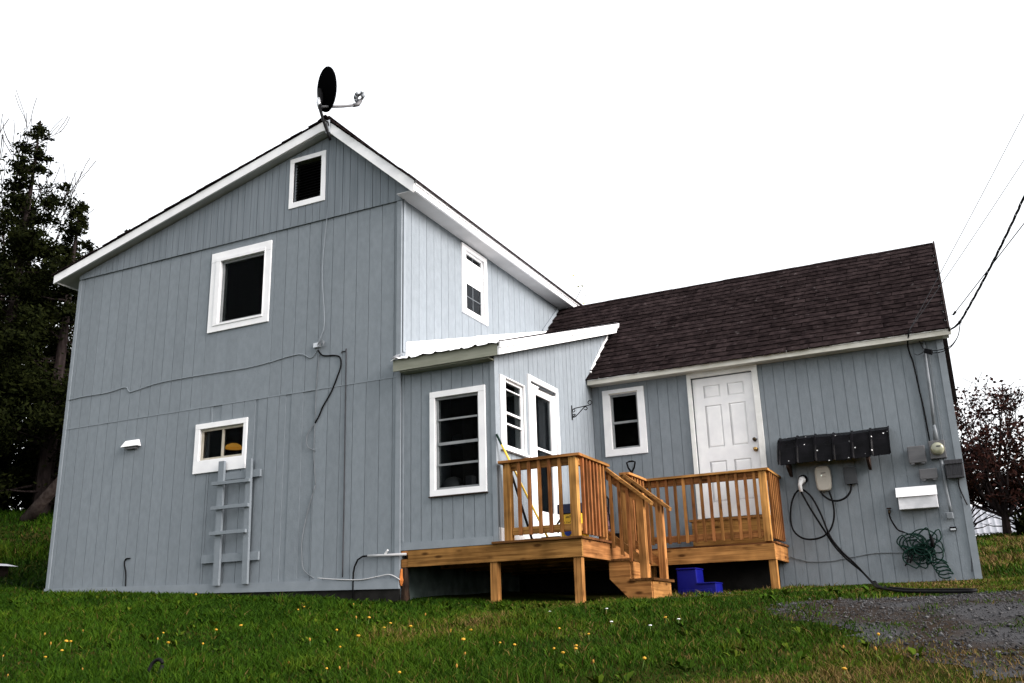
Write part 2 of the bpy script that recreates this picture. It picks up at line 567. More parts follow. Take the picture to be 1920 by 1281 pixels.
DRV_Y = np.array([-30, -6.5, -4.6, -4.0, -3.3, -2.8, -2.3, -1.6, -1.25, -1.0])
DRV_X = np.array([22, 8.2, 6.35, 5.85, 5.45, 5.38, 5.12, 4.82, 4.86, 5.6])


def gravel_mask(x, y):
    """> 0 on the driveway, in metres from its ragged edge"""
    x = np.asarray(x, float); y = np.asarray(y, float)
    e = np.minimum(x - np.interp(y, DRV_Y, DRV_X), (-1.02 - y) * 1.3)
    return e + (fbm(x, y, 1.9) - .5) * .75


def lumpy_axis(lo, hi, fine0, fine1, step, grow):
    c = list(np.arange(fine0, fine1 + 1e-6, step))
    s = step
    while c[-1] < hi:
        s *= grow; c.append(c[-1] + s)
    s = step
    while c[0] > lo:
        s *= grow; c.insert(0, c[0] - s)
    return np.array(c)


def terrain():
    X = lumpy_axis(-260, 260, -12, 10, .16, 1.18); Y = lumpy_axis(-120, 320, -8, 10, .16, 1.18)
    gx, gy = np.meshgrid(X, Y)
    Z = g(gx, gy)
    V = np.stack([gx, gy, Z], -1).reshape(-1, 3)
    ny, nx = gx.shape
    i = (np.arange(ny - 1)[:, None] * nx + np.arange(nx - 1)[None]).ravel()
    loops = np.stack([i, i + 1, i + nx + 1, i + nx], 1).ravel()
    n = len(i)
    me = fast_mesh('ground', V, loops, np.arange(n) * 4, np.full(n, 4), ['ground'])
    o = bpy.data.objects.new('ground', me); COL.objects.link(o)
    kind(o, 'structure')
    # driveway sheet, a few millimetres above the soil, with a ragged edge
    X = np.concatenate([np.arange(4.4, 8.5, .03), np.arange(8.5, 16, .15)]); Y = np.arange(-9, -.8, .03)
    gx, gy = np.meshgrid(X, Y)
    Z = g(gx, gy) + .003 + .010 * fbm(gx, gy, 6) * np.clip(gravel_mask(gx, gy) * 4, 0, 1)
    V = np.stack([gx, gy, Z], -1).reshape(-1, 3)
    ny, nx = gx.shape
    i = (np.arange(ny - 1)[:, None] * nx + np.arange(nx - 1)[None]).ravel()
    keep = (gravel_mask(gx, gy) + .25 * (fbm(gx, gy, 9) - .5)).ravel()[i] > -.02
    i = i[keep]; n = len(i)
    loops = np.stack([i, i + 1, i + nx + 1, i + nx], 1).ravel()
    me = fast_mesh('driveway', V, loops, np.arange(n) * 4, np.full(n, 4), ['gravel'])
    o = bpy.data.objects.new('driveway', me); COL.objects.link(o)
    kind(o, 'structure')


terrain()

# ------------------------------------------------------------------ the house
HOUSE = thing('house', 'grey sided two-storey house with white trim, enclosed porch and low brown-roofed wing', 'house')
WL, ZU, ZM = -6.18, 4.872, 2.366
PX, PY, WY, XR = 1.328, .024, 3.383, 6.345
TH = math.atan(.9)


def slices(u0, u1, brk):
    b = [u0] + sorted(x for x in brk if u0 + 1e-4 < x < u1 - 1e-4) + [u1]
    return list(zip(b[:-1], b[1:]))


def fill(mb, u0, u1, d0, d1, zb, zt, holes, brk=()):
    """vertical strip with rectangular holes cut out, top and bottom following functions"""
    bb = list(brk)
    for h in holes:
        bb += [h[0], h[1]]
    for p, q in slices(u0, u1, bb):
        mid = (p + q) / 2
        hs = sorted((h[2], h[3]) for h in holes if h[0] < mid < h[1])
        lo_p, lo_q = zb(p), zb(q)
        for z0, z1 in hs:
            if z0 > max(lo_p, lo_q) and z0 <= min(zt(p), zt(q)) + .5:
                mb.hexa(p, q, d0, d1, lo_p, min(z0, zt(p)), lo_q, min(z0, zt(q)))
            lo_p = max(lo_p, z1); lo_q = max(lo_q, z1)
        if zt(mid) > max(lo_p, lo_q) + .004:
            mb.hexa(p, q, d0, d1, lo_p, max(zt(p), lo_p), lo_q, max(zt(q), lo_q))


def const(v):
    return lambda u: v


def wall(mp, u0, u1, zb, zt, holes, brk=()):
    mb = MB(mp)
    fill(mb, u0, u1, -.11, -.0085, zb, zt, holes, brk)
    return mb.build('wall', 'siding', HOUSE)


def boards(parent, mp, u0, u1, zb, zt, holes, step, brk=(), d1=0., d0=-.0115, gap=.0072, mat='siding', phase=0., plain=()):
    e = [u0]
    x = u0 + phase if phase > .03 else u0 + step
    while x < u1 - .03:
        e.append(x); x += step * (1 + rng.uniform(-.012, .012))
    e.append(u1)
    for k, (a, b) in enumerate(zip(e[:-1], e[1:])):
        mb = MB(mp)
        g0 = gap / 2 if k else 0
        g1 = gap / 2 if k < len(e) - 2 else 0
        if any(p0 < (a + b) / 2 < p1 for p0, p1 in plain):
            g0 = g1 = .0006
        j = rng.uniform(-.0012, .0012)
        zz = (a + b) / 2
        full = sorted((h[2], h[3]) for h in holes if h[0] <= a + g0 and h[1] >= b - g1 and h[2] < zt(zz) and h[3] > zb(zz))
        part = [h for h in holes if not (h[0] <= a + g0 and h[1] >= b - g1)]
        segs = []
        lo_ = zb
        for h0, h1 in full:
            segs.append((lo_, const(h0))); lo_ = const(h1)
        segs.append((lo_, zt))
        for lo_, hi_ in segs:
            if hi_(zz) < lo_(zz) + .01:
                continue
            mb = MB(mp)
            fill(mb, a + g0, b - g1, d0, d1 + j, lo_, hi_, part, brk)
            if mb.v:
                mb.build('siding_board', mat, parent)


def ring(mb, o, i, d0, d1):
    """four butted boards between outer rect o and inner rect i (u0,u1,z0,z1)"""
    mb.box(o[0], o[1], d0, d1, i[3], o[3])
    mb.box(o[0], o[1], d0, d1, o[2], i[2])
    mb.box(o[0], i[0], d0, d1 - .0015, i[2], i[3])
    mb.box(i[1], o[1], d0, d1 - .0015, i[2], i[3])


def window(mp, o, inn, sw=.035, gl='glass', munt='white', sash='white', trim='white', rails=(), muntins=(), liner=True, proud=.024, label=None, depth=.42):
    """casing > sash, pane, rails, near-black panel standing in for room shade.  o = casing outer rect, inn = glass rect"""
    op = (inn[0] - sw, inn[1] + sw, inn[2] - sw, inn[3] + sw)
    mb = MB(mp); ring(mb, o, op, -.006, proud)
    w = mb.build('window', trim, HOUSE, bevel=.003)
    if label:
        w['label'] = label
    s = MB(mp); ring(s, op, inn, -.06, -.018)
    s.build('sash', sash, w, bevel=.002)
    jb = MB(mp)
    e = .012
    ring(jb, (op[0] - e, op[1] + e, op[2] - e, op[3] + e), (op[0] + .001, op[1] - .001, op[2] + .001, op[3] - .001), -.13, -.0065)
    jb.build('jamb', trim, w)
    zs = [inn[2]] + [r_[0] for r_ in rails if r_[2]] + [inn[3]]
    for a, b in zip(zs[:-1], zs[1:]):
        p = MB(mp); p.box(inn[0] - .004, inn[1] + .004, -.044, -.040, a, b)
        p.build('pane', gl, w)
    for z, h, _, d in rails:
        r_ = MB(mp); r_.box(inn[0] - .002, inn[1] + .002, d - .022, d, z - h / 2, z + h / 2)
        r_.build('sash_rail', sash, w)
    for u0, u1, z0, z1 in muntins:
        r_ = MB(mp); r_.box(u0, u1, -.040, -.033, z0, z1)
        r_.build('muntin', munt, w)
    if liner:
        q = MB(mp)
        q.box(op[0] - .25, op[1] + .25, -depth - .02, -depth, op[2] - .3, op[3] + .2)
        q.build('gloom_panel', 'painted_gloom', w)  # panel added behind the glass to keep the pane dark
    return w, op


# window and door openings, each as (u0, u1, z0, z1)
UW_O, UW_I = (-3.351, -2.225, 3.48, 4.729), (-3.13, -2.372, 3.635, 4.545)
VT_O, VT_I = (-1.932, -1.288, 5.142, 5.94), (-1.86, -1.365, 5.228, 5.87)
LW_O, LW_I = (-3.444, -2.503, 1.412, 2.123), (-3.325, -2.60, 1.628, 2.012)
PW_O, PW_I = (.418, 1.203, .778, 2.091), (.522, 1.078, .882, 1.985)
PS_O, PS_I = (.154, .873, 1.318, 2.239), (.325, .825, 1.385, 2.195)
SW_O, SW_I = (1.653, 2.469, 3.723, 4.84), (1.805, 2.352, 3.842, 4.735)
WW_O, WW_I = (1.507, 2.171, 1.644, 2.668), (1.655, 2.032, 1.777, 2.558)


def op(i, s):
    return (i[0] - s, i[1] + s, i[2] - s, i[3] + s)


M0, MS, MP, MQ, MW = onY(0.), onX(0.), onY(PY), onX(PX), onY(WY)
PEAK = -1.2


def soff(u):                       # underside of the main roof over the front wall
    return 4.912 + .2495 * (u + 6.206) if u < PEAK else min(4.912 + .2495 * (PEAK + 6.206), 6.20 - .93 * (u - PEAK))


def trim_top(u):                   # sill board at the foot of the wall follows the lawn
    return -.035 - .14 * (u - WL) / 6.18


H_FRONT = [op(UW_I, .035), op(LW_I, .035), VT_I]
w = wall(M0, WL, 0, const(-1.0), soff, H_FRONT, [PEAK])
boards(w, M0, WL, -.075, trim_top, const(ZM), H_FRONT, .205, phase=.12)
boards(w, M0, WL, -.075, const(ZM + .007), const(ZU), H_FRONT, .205, phase=.12, plain=[(UW_O[0], UW_O[1] + .02)])
boards(w, M0, WL, 0, const(ZU - .022), soff, H_FRONT, .128, brk=[PEAK], d1=.024, d0=-.0115, mat='siding_gable', phase=.09)
mb = MB(M0); mb.hexa(WL - .01, -.0, -.02, .036, trim_top(WL) - .12, trim_top(WL), trim_top(0) - .12, trim_top(0)); mb.build('sill_board', 'grey_trim', HOUSE)
mb = MB(M0); mb.hexa(WL - .008, -.002, -.02, .012, -1, trim_top(WL) - .121, -1, trim_top(0) - .121); mb.build('foundation', 'foundation', HOUSE)
mb = MB(M0); mb.box(-.072, .0, -.02, .018, trim_top(0) + .003, ZU - .025); mb.build('corner_board', 'grey_trim', HOUSE)
mb = MB(M0); mb.box(WL - .012, WL + .05, -.05, .014, -.2, ZU - .03); mb.build('corner_board', 'grey_trim', HOUSE)
mb = MB(M0); mb.box(WL + .05, -.075, -.005, .0055, ZM - .004, ZM + .009); mb.build('seam_flashing', 'grey_trim', HOUSE)
# hidden walls of the main block
mb = MB(); mb.box(WL, WL + .1, .1105, 7.5, -1, 4.9); mb.build('wall', 'siding', HOUSE)
mb = MB(); mb.box(WL, 0, 7.4, 7.5, -1, 5.2); mb.build('wall', 'siding', HOUSE)
# upper side wall above porch and wing
H_SIDE = [op(SW_I, .03)]
w = wall(MS, .0, 7.5, const(.2), const(4.9), H_SIDE)
boards(w, MS, .075, 5.6, lambda u: 2.55 + .30 * u, const(4.875), H_SIDE, .203, phase=.16)
mb = MB(MS); mb.box(.018, .073, -.02, .016, 2.70, 4.872); mb.build('corner_board', 'grey_trim', HOUSE)
mb = MB(MS); mb.box(.0, 3.38, -.11, -.004, -1.0, .16); mb.build('foundation', 'teal_block', HOUSE)
# porch walls
H_PF = [op(PW_I, .03)]
w = wall(MP, .112, PX - .002, const(.15), const(2.50), H_PF)
boards(w, MP, .004, PX - .055, const(.25), const(2.46), H_PF, .148, phase=.13, gap=.009)
mb = MB(MP); mb.box(.002, PX - .055, -.011, .016, .157, .25); mb.build('skirt_board', 'grey_trim', HOUSE)
mb = MB(MP); mb.box(.004, .030, -.011, .012, .253, 2.46); mb.build('corner_board', 'grey_trim', HOUSE)
mb = MB(MP); mb.box(PX - .052, PX + .010, -.11, .010, .157, 2.46); mb.build('corner_board', 'grey_trim', HOUSE)
DOOR_H = (1.06, 1.93, .19, 2.36)
H_PS = [op(PS_I, .03), DOOR_H]


def porch_top(u):
    return 2.42 + .335 * (u + .15)


w = wall(MQ, PY + .111, 4.45, const(.1), porch_top, H_PS)
boards(w, MQ, PY + .012, 4.4, const(.185), porch_top, H_PS, .150, phase=.12)
mb = MB(MQ); mb.box(PY + .02, .985, -.005, .02, .186, .35); mb.build('skirt_board', 'white', HOUSE)
mb = MB(MQ); mb.box(1.975, 3.36, -.005, .02, .186, .30); mb.build('skirt_board', 'white', HOUSE)
mb = MB(); mb.box(.01, PX - .12, PY + .06, 3.3, .06, .148); mb.build('porch_floor', 'dark_wood', HOUSE)
# wing walls
WD_H = (2.905, 3.803, .60, 2.673)
H_W = [op(WW_I, .03), WD_H]
w = wall(MW, PX, XR, const(-1.0), const(2.80), H_W)
boards(w, MW, PX + .012, XR - .075, const(-.37), const(2.765), H_W, .157, phase=.1, gap=.009)
mb = MB(MW); mb.box(XR - .073, XR + .012, -.03, .016, -.37, 2.765); mb.build('corner_board', 'grey_trim', HOUSE)
mb = MB(MW); mb.box(3.9, XR + .03, -.03, .03, -.75, -.373); mb.build('skirt_board', 'skirt_brown', HOUSE)
mb = MB(); mb.box(0.1, 3.9, WY - .035, WY - .018, -1, .14); mb.build('foundation', 'foundation', HOUSE)  # wing foundation; near-black to put the shade under the deck into its colour
mb = MB()
mb.prism([(WY + .112, -1), (7.75, -1), (7.75, 2.8), (5.5, 4.70), (WY + .112, 2.8)], 0, XR - .1, XR)
mb.build('wall', 'siding', HOUSE)
mb = MB(); mb.box(.1, XR - .101, 7.65, 7.75, -1, 2.8); mb.build('wall', 'siding', HOUSE)

# ---- main roof
def roof_left_top(x):
    return 4.965 + .2553 * (x + 6.60)


def roof_right_top(x):
    return 6.352 - .903 * (x + 1.185)


RX = -1.185
roof = MB()
roof.prism([(-6.56, 4.85), (-1.25, 6.16), (-1.14, 6.13), (.25, 4.90), (.262, 5.015), (RX, 6.325), (-6.58, 4.945)], 1, -.148, 7.6)
roof = roof.build('roof', 'soffit', HOUSE)
roof['label'] = 'asymmetric main roof with long shallow left slope and steep right slope'
f = MB(); f.prism([(-6.60, 4.815), (RX - .10, 6.165), (RX - .012, 6.165), (RX - .012, 6.33), (-6.60, 4.952)], 1, -.178, -.149)
f.build('fascia', 'white', roof)
f = MB(); f.prism([(RX - .011, 6.185), (RX + .05, 6.115), (.268, 4.842), (.296, 4.86), (.296, 5.005), (RX - .011, 6.335)], 1, -.180, -.150)
f.build('fascia', 'white', roof)
f = MB(); f.box(.263, .294, -.149, 5.62, 4.872, 5.005); f.build('fascia', 'white', roof)
f = MB(); f.box(.295, .318, -.16, 5.72, 4.955, 5.012); f.build('drip_edge', 'white_metal', roof)
f = MB(); f.box(.002, .262, -.147, 5.55, 4.876, 4.888); f.build('soffit_board', 'soffit', roof)
f = MB(); f.prism([(-.02, 4.8885), (.2615, 4.8885), (.2615, 4.93), (-.02, 5.14)], 1, -.048, -.026); f.build('gable_return', 'siding_gable', roof)
f = MB(); f.box(-6.585, -6.57, -.149, 7.6, 4.83, 4.945); f.build('fascia', 'white', roof)
# shingle courses of the main roof (seen edge-on at the rakes)
n = 34
for k in range(n):
    x0 = -6.64 + (RX + .02 + 6.64) * k / n; x1 = x0 + (RX + 6.64) / n * 1.25
    j = rng.uniform(-.012, .012)
    c = MB(); c.prism([(x0, roof_left_top(x0) + .003), (x1, roof_left_top(x1) - .001), (x1, roof_left_top(x1) + .010), (x0, roof_left_top(x0) + .018)], 1, -.205 + j, 7.65)
    c.build('shingle_course', 'shingle', roof)
n = 14
for k in range(n):
    x0 = .345 - (.345 - RX + .03) * k / n; x1 = x0 - (.345 - RX) / n * 1.3
    j = rng.uniform(-.02, .02); h = rng.uniform(.022, .036)
    c = MB(); c.prism([(x0, roof_right_top(x0) + .004), (x1, roof_right_top(x1) - .001), (x1, roof_right_top(x1) + .012), (x0 + .004, roof_right_top(x0) + h)], 1, -.210 + j, 7.65)
    c.build('shingle_course', 'shingle', roof)
c = MB(); c.prism([(RX - .14, roof_left_top(RX - .14) + .02), (RX, 6.40), (RX + .12, roof_right_top(RX + .12) + .03), (RX, 6.375)], 1, -.215, 7.66)
c.build('ridge_cap', 'shingle', roof)

# ---- porch roof
pr = MB()
pr.prism([(-.128, 2.425), (4.5, 3.975), (4.5, 4.06), (-.128, 2.52)], 0, .004, 1.468)
pr = pr.build('porch_roof', 'soffit', HOUSE)
f = MB(); f.box(-.03, 1.470, -.152, -.129, 2.395, 2.545); f.build('fascia', 'olive_fascia', pr)
f = MB(); f.box(.05, 1.33, -.125, PY + .003, 2.38, 2.40); f.build('soffit_board', 'olive_fascia', pr)
f = MB(); f.prism([(-.155, 2.395), (4.26, 3.858), (4.29, 3.97), (-.155, 2.502)], 0, 1.4705, 1.496); f.build('fascia', 'white', pr)
f = MB(); f.prism([(-.165, 2.478), (4.33, 3.968), (4.36, 4.045), (-.165, 2.553)], 0, 1.497, 1.520); f.build('drip_edge', 'white_metal', pr)
# ribbed metal sheets with a crumpled front edge
prof = []
x = -.04
while x < 1.50:
    prof.append((x, 0)); prof.append((x + .055, .004))
    prof.append((x + .075, .018)); prof.append((x + .098, .019)); prof.append((x + .118, .004)); x += .19
prof = [(min(a, 1.51), h) for a, h in prof]
vs, fs = [], []
ys = [-.195, -.15, 1.0, 2.5, 4.45]
for j, yy in enumerate(ys):
    for i, (a, h) in enumerate(prof):
        dz = (rng.uniform(-.014, .010) if j == 0 else 0)
        for th in (0, -.004):
            vs.append((a, yy, 2.556 + .335 * (yy + .15) + h + dz + th))
nP = len(prof)
for j in range(len(ys) - 1):
    for i in range(nP - 1):
        a = (j * nP + i) * 2; b = a + 2; c_ = ((j + 1) * nP + i) * 2; d_ = c_ + 2
        fs += [(a, b, d_, c_), (a + 1, c_ + 1, d_ + 1, b + 1)]
        if j == 0:
            fs.append((a, a + 1, b + 1, b))
rm = MB(); rm.add(vs, fs); rm.build('metal_sheet', 'white_metal', pr)
# flashing strips against the upper wall, two overlapping lengths
for y0, y1, e, dz in ((.085, 2.1, .028, 0), (2.05, 4.75, .034, .012)):
    f = MB(MS)
    zt = 2.845 + .302 * (y0 - .09) + dz
    f.hexa(y0, y1, .002, e, 2.555 + .335 * (y0 + .15), zt, 2.555 + .335 * (y1 + .15), 2.845 + .302 * (y1 - .09) + dz * .4)
    f.build('flashing', 'white_metal', pr)
f = MB(MS)     # crumpled corner of the flashing
f.add([(-.17, .01, 2.60), (-.16, -.06, 2.575), (-.02, -.06, 2.60), (.02, .02, 2.68), (-.08, .05, 2.645), (-.19, .06, 2.585)],
      [(0, 1, 2, 4), (4, 2, 3), (0, 4, 5)])
f.build('flashing', 'galv', pr)
# white board where the wing roof meets the porch wall
f = MB(MQ)
f.add([(3.33, .004, 2.99), (3.46, .004, 3.13), (4.22, .004, 3.84), (4.22, .004, 3.74), (3.40, .004, 2.93),
       (3.33, .03, 2.99), (3.46, .03, 3.13), (4.22, .03, 3.84), (4.22, .03, 3.74), (3.40, .03, 2.93)],
      [(4, 3, 2, 1, 0), (5, 6, 7, 8, 9), (0, 1, 6, 5), (1, 2, 7, 6), (2, 3, 8, 7), (3, 4, 9, 8), (4, 0, 5, 9)])
f.build('flashing', 'white', pr)
f = MB(MS)
f.hexa(4.62, 5.35, .004, .02, 4.10, 4.26, 4.78, 4.88)
f.build('flashing', 'grey_trim', pr)

# ---- wing roof with individual shingles
cT, sT = math.cos(TH), math.sin(TH)
RY0, RZ0 = 3.165, 2.822
SL = (5.43 - RY0) / cT


def rp(s, h=0):
    return (RY0 + s * cT - h * sT, RZ0 + s * sT + h * cT)


wr = MB()
wr.prism([rp(0.02, -.004), rp(SL, -.004), (5.50, rp(SL)[1] - .004), (7.85, 2.83), (7.80, 2.76), (5.46, 4.72), rp(.02, -.07)], 0, .03, 6.42)
wr = wr.build('roof', 'roof_deck', HOUSE)
wr['label'] = 'brown shingled gable roof of the low wing'
f = MB(); f.box(1.345, 6.472, 3.172, 3.196, 2.742, 2.830); f.build('fascia', 'white_old', wr)
f = MB(); f.box(1.345, 6.478, 3.162, 3.1715, 2.808, 2.836); f.build('drip_edge', 'dirty_white', wr)
f = MB(); f.box(1.34, 6.44, 3.197, 3.382, 2.748, 2.762); f.build('soffit_board', 'white_old', wr)
f = MB(); f.prism([rp(.03, -.10), rp(SL, -.10), rp(SL, -.006), rp(.03, -.006)], 0, 6.421, 6.442); f.build('fascia', 'roof_deck', wr)
f = MB(); f.prism([rp(-.03, -.03), rp(SL, -.03), rp(SL, .030), rp(-.03, .034)], 0, 6.4425, 6.466); f.build('drip_edge', 'roof_deck', wr)
EXP = .142
rows = int((SL - .05) / EXP) + 1
sh_meshes = []
for k in range(10):
    wdt = rng.uniform(.296, .318)
    mb = MB()
    n = 5
    top = []
    vs = []
    for i in range(n + 1):
        xx = -wdt / 2 + wdt * i / n
        e = rng.uniform(-.006, .006); l = rng.uniform(0, .006)
        vs += [(xx, e, .015 + l), (xx, .215, .002), (xx, e, .0 + l * .6)]
    fs = []
    for i in range(n):
        a = i * 3; b = a + 3
        fs += [(a, b, b + 1, a + 1), (a + 2, b + 2, b, a)]
    fs += [(2, 0, 1), (n * 3, n * 3 + 2, n * 3 + 1)]
    mb.add(vs, fs)
    sh_meshes.append(mb.mesh('shingle', 'shingle'))
tabs = []
for r_ in range(rows):
    s0 = -.018 + r_ * EXP
    x = .05 - (.155 if r_ % 2 else 0) - rng.uniform(0, .06)
    rj = rng.uniform(-.004, .004)
    sag = .012 * math.sin(r_ * 1.7)
    while x < 6.38:
        xc = x + .155
        x += .312 + rng.uniform(-.004, .004)
        yy = RY0 + s0 * cT
        if xc < .06 or (xc < PX + .05 and yy < 4.22) or xc > 6.50:
            continue
        xc = min(xc, 6.452 - .155 + rng.uniform(-.004, .004))
        wav = .009 * math.sin(xc * 1.3 + r_ * .8) + .003 * math.sin(xc * 4 + r_)
        y_, z_ = rp(s0 + rj + wav, .004)
        tabs.append((y_, xc, z_, rng.uniform(-.010, .010), rng.uniform(.006, .020), rng.randrange(10), min(1., max(.25, (SL - s0 - .01) / .215))))
tabs.sort(key=lambda t: math.dist((t[1], t[0], t[2]), CAM))
for t in tabs[:300]:
    o = bpy.data.objects.new('shingle', sh_meshes[t[5]])
    COL.objects.link(o); o.parent = wr
    o.location = (t[1], t[0], t[2]); o.rotation_euler = (TH - t[4], 0, t[3]); o.scale = (1, t[6], 1)
mb = MB()
for t in tabs[300:]:
    M_ = Matrix.Translation((t[1], t[0], t[2])) @ Matrix.Rotation(t[3], 4, 'Z') @ Matrix.Rotation(TH - t[4], 4, 'X') @ Matrix.Diagonal((1, t[6], 1, 1))
    me = sh_meshes[t[5]]
    mb.add([M_ @ v.co for v in me.vertices], [tuple(p.vertices) for p in me.polygons])
kind(mb.build('shingle_field', 'shingle', wr), 'stuff')
y_, z_ = rp(SL, 0)
c = MB(); c.prism([(y_ - .11, z_ - .095), (y_ + .055, z_ + .020), (y_ + .19, z_ - .10), (y_ + .055, z_ - .06)], 0, .02, 6.455); c.build('ridge_board', 'roof_deck', wr)
for k in range(21):
    x0 = .02 + k * .305
    c = MB(); c.prism([(y_ - .12, z_ - .10), (y_ + .055, z_ + .028 + rng.uniform(0, .006)), (y_ + .2, z_ - .10), (y_ + .055, z_ - .06)], 0, x0, x0 + .318)
    c.build('ridge_cap', 'shingle', wr)

# ---- windows
w, _ = window(M0, UW_O, UW_I, sw=.035, sash='sash_grey', label='large upstairs window with wide white casing')
ib = MB(M0); ring(ib, (UW_O[0] + .10, UW_O[1] - .10, UW_O[2] + .09, UW_O[3] - .095), op(UW_I, .034), -.004, .036); ib.build('inner_casing', 'white', w, bevel=.003)
# louvred gable vent
mb = MB(M0); ring(mb, VT_O, VT_I, -.006, .038); v = mb.build('gable_vent', 'white', HOUSE, bevel=.003)
k = VT_I[2] + .01
while k < VT_I[3] - .03:
    s = MB(M0); s.add([(VT_I[0], -.02, k), (VT_I[1], -.02, k), (VT_I[1], -.065, k + .04), (VT_I[0], -.065, k + .04),
                       (VT_I[0], -.026, k), (VT_I[1], -.026, k), (VT_I[1], -.071, k + .04), (VT_I[0], -.071, k + .04)], MB.BF)
    s.build('louvre_slat', 'black', v); k += .045
s = MB(M0); s.box(VT_I[0] - .05, VT_I[1] + .05, -.14, -.12, VT_I[2] - .05, VT_I[3] + .05); s.build('gloom_panel', 'painted_gloom', v)  # black sheet added for the shade behind the slats
# small sliding window with a glowing lamp behind it
w, o_ = window(M0, LW_O, LW_I, sw=.035, sash='sash_beige', liner=True, label='small sliding window with deep bottom casing', depth=.75)
s = MB(M0); s.box(-2.975, -2.945, -.062, -.016, LW_I[2], LW_I[3]); s.build('sash_rail', 'sash_beige', w)
s = MB(M0); s.box(LW_I[0], LW_I[0] + .055, -.10, -.085, LW_I[2] - .02, LW_I[3] + .02)
s.box(LW_I[0] + .30, -2.98, -.10, -.085, LW_I[2] - .02, LW_I[3] + .02); s.build('curtain_and_sheen', 'curtain_and_sheen', w)
lampo = MB(); lampo.lathe([(.02, .075), (.05, .07), (.10, .045), (.135, .005), (.130, 0), (.095, .035), (.045, .058), (.02, .062)], (-3.045, .34, 1.795), 20)
tag(lampo.build('lamp_shade', 'lamp_glow', smooth=True), 'glowing amber lamp shade seen through the small sliding window', 'lamp')
# porch front window: storm sash with three bars
w, _ = window(MP, PW_O, PW_I, sw=.03, sash='sash_grey', label='tall porch window divided by three horizontal bars',
              rails=((1.725, .022, False, -.008), (1.421, .036, True, -.012), (1.160, .026, False, -.008)), liner=False)
s = MB(MP); s.box(PW_I[0] - .05, PW_I[1] + .03, -.02, .012, PW_I[2] - .05, PW_I[2] - .024); s.build('sill', 'sash_grey', w)
s = MB(MP); s.box(PW_O[0] - .01, PW_O[1] + .012, -.004, .040, PW_O[2] - .014, PW_O[2] - .001); s.build('apron', 'dark_wood', w)
rm = MB(); rm.box(.02, PX - .13, 1.25, 1.28, .2, 2.4); rm.build('gloom_panel', 'painted_gloom', HOUSE)  # black panel added inside the porch so its front window stays dark
# bits on a shelf inside the porch
sh = thing('porch_shelf', 'dim shelf with boxes and a pale bundle inside the tall porch window', 'shelf', (0, 0, 0))
s = MB(); s.box(.2, 1.15, .95, 1.22, .86, .88); s.build('shelf_board', 'dark_wood', sh)
s = MB(); s.box(.36, .46, 1.02, 1.14, .881, 1.17); s.build('box', 'grey_plastic', sh)
s = MB(); s.box(.50, .66, 1.02, 1.16, .881, 1.03); s.build('box', 'dark_wood', sh)
s = MB(); s.lathe([(.02, .30), (.10, .27), (.16, .18), (.18, .08), (.17, .0)], (.17, 1.05, .881), 14); s.build('cloth_bundle', 'grey_plastic', sh, smooth=True)
s = MB(); s.lathe([(.02, .16), (.07, .14), (.09, .08), (.07, .02), (.03, 0)], (.22, 1.1, 1.60), 14); s.build('hanging_pot', 'dark_plastic', sh, smooth=True)
# porch side window (double hung with storm)
w, _ = window(MQ, PS_O, PS_I, sw=.03, sash='white', label='double-hung window on the sunny side of the porch',
              rails=((2.096, .012, False, -.012), (1.795, .026, True, -.012), (1.655, .018, False, -.012)), liner=False)
s = MB(MQ); s.box(PS_O[0] - .02, PS_O[1] + .012, -.004, .055, PS_O[2] - .026, PS_O[2] - .001); s.build('sill', 'white', w)
# upper side window with pulled shade
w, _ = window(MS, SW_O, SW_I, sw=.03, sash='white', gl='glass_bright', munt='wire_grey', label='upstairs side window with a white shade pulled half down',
              muntins=((1.805, 2.352, 4.046, 4.055), (2.075, 2.083, 3.842, 4.25), (2.075, 2.083, 4.655, 4.735)))
s = MB(MS); s.box(SW_I[0] - .1, SW_I[1] + .1, -.10, -.09, SW_I[2] - .1, SW_I[3] + .05); s.build('curtain_and_sheen', 'curtain_and_sheen', w)  # grey panel added behind the glass; its tone stands in for sky reflection
s = MB(MS); s.box(SW_I[0] - .002, SW_I[1] + .002, -.039, -.030, 4.257, 4.655); s.build('window_shade', 'white', w)
s = MB(MS); s.box(SW_O[0] + .1, SW_O[1] - .06, .02, .045, SW_I[2] - .075, SW_I[2] - .052); s.build('sill', 'white', w)
# wing window
w, _ = window(MW, WW_O, WW_I, sw=.03, sash='sash_grey', label='small double-hung window beside the white panel door',
              rails=((2.152, .034, True, -.012),))
s = MB(MW); s.box(WW_I[0] - .04, WW_I[1] + .04, -.005, .03, WW_I[3] + .034, WW_I[3] + .05); s.build('head_strip', 'sash_beige', w)

# ---- porch glass door
mb = MB(MQ)
mb.box(.988, DOOR_H[0], -.006, .024, .186, 2.432); mb.box(DOOR_H[1], 1.985, -.006, .024, .186, 2.432)
mb.box(DOOR_H[0], DOOR_H[1], -.006, .0225, DOOR_H[3], 2.432)
dr = mb.build('door', 'white', HOUSE, bevel=.003)
dr['label'] = 'white glass storm door of the porch'
s = MB(MQ)
ring(s, (DOOR_H[0] + .07, DOOR_H[1] - .004, DOOR_H[2] + .005, DOOR_H[3] - .025), (1.262, 1.765, .66, 2.21), -.05, -.004)
s.build('door_frame', 'white', dr, bevel=.003)
s = MB(MQ); s.box(DOOR_H[0] + .004, DOOR_H[0] + .028, -.03, -.008, .2, DOOR_H[3] - .01); s.build('hinge_strip', 'grey_metal', dr)
s = MB(MQ); s.box(1.262, 1.765, -.036, -.006, 1.465, 1.497); s.build('door_bar', 'white', dr)
for a, b in ((.66, 1.465), (1.497, 2.21)):
    s = MB(MQ); s.box(1.258, 1.769, -.030, -.026, a, b); s.build('pane', 'glass', dr)
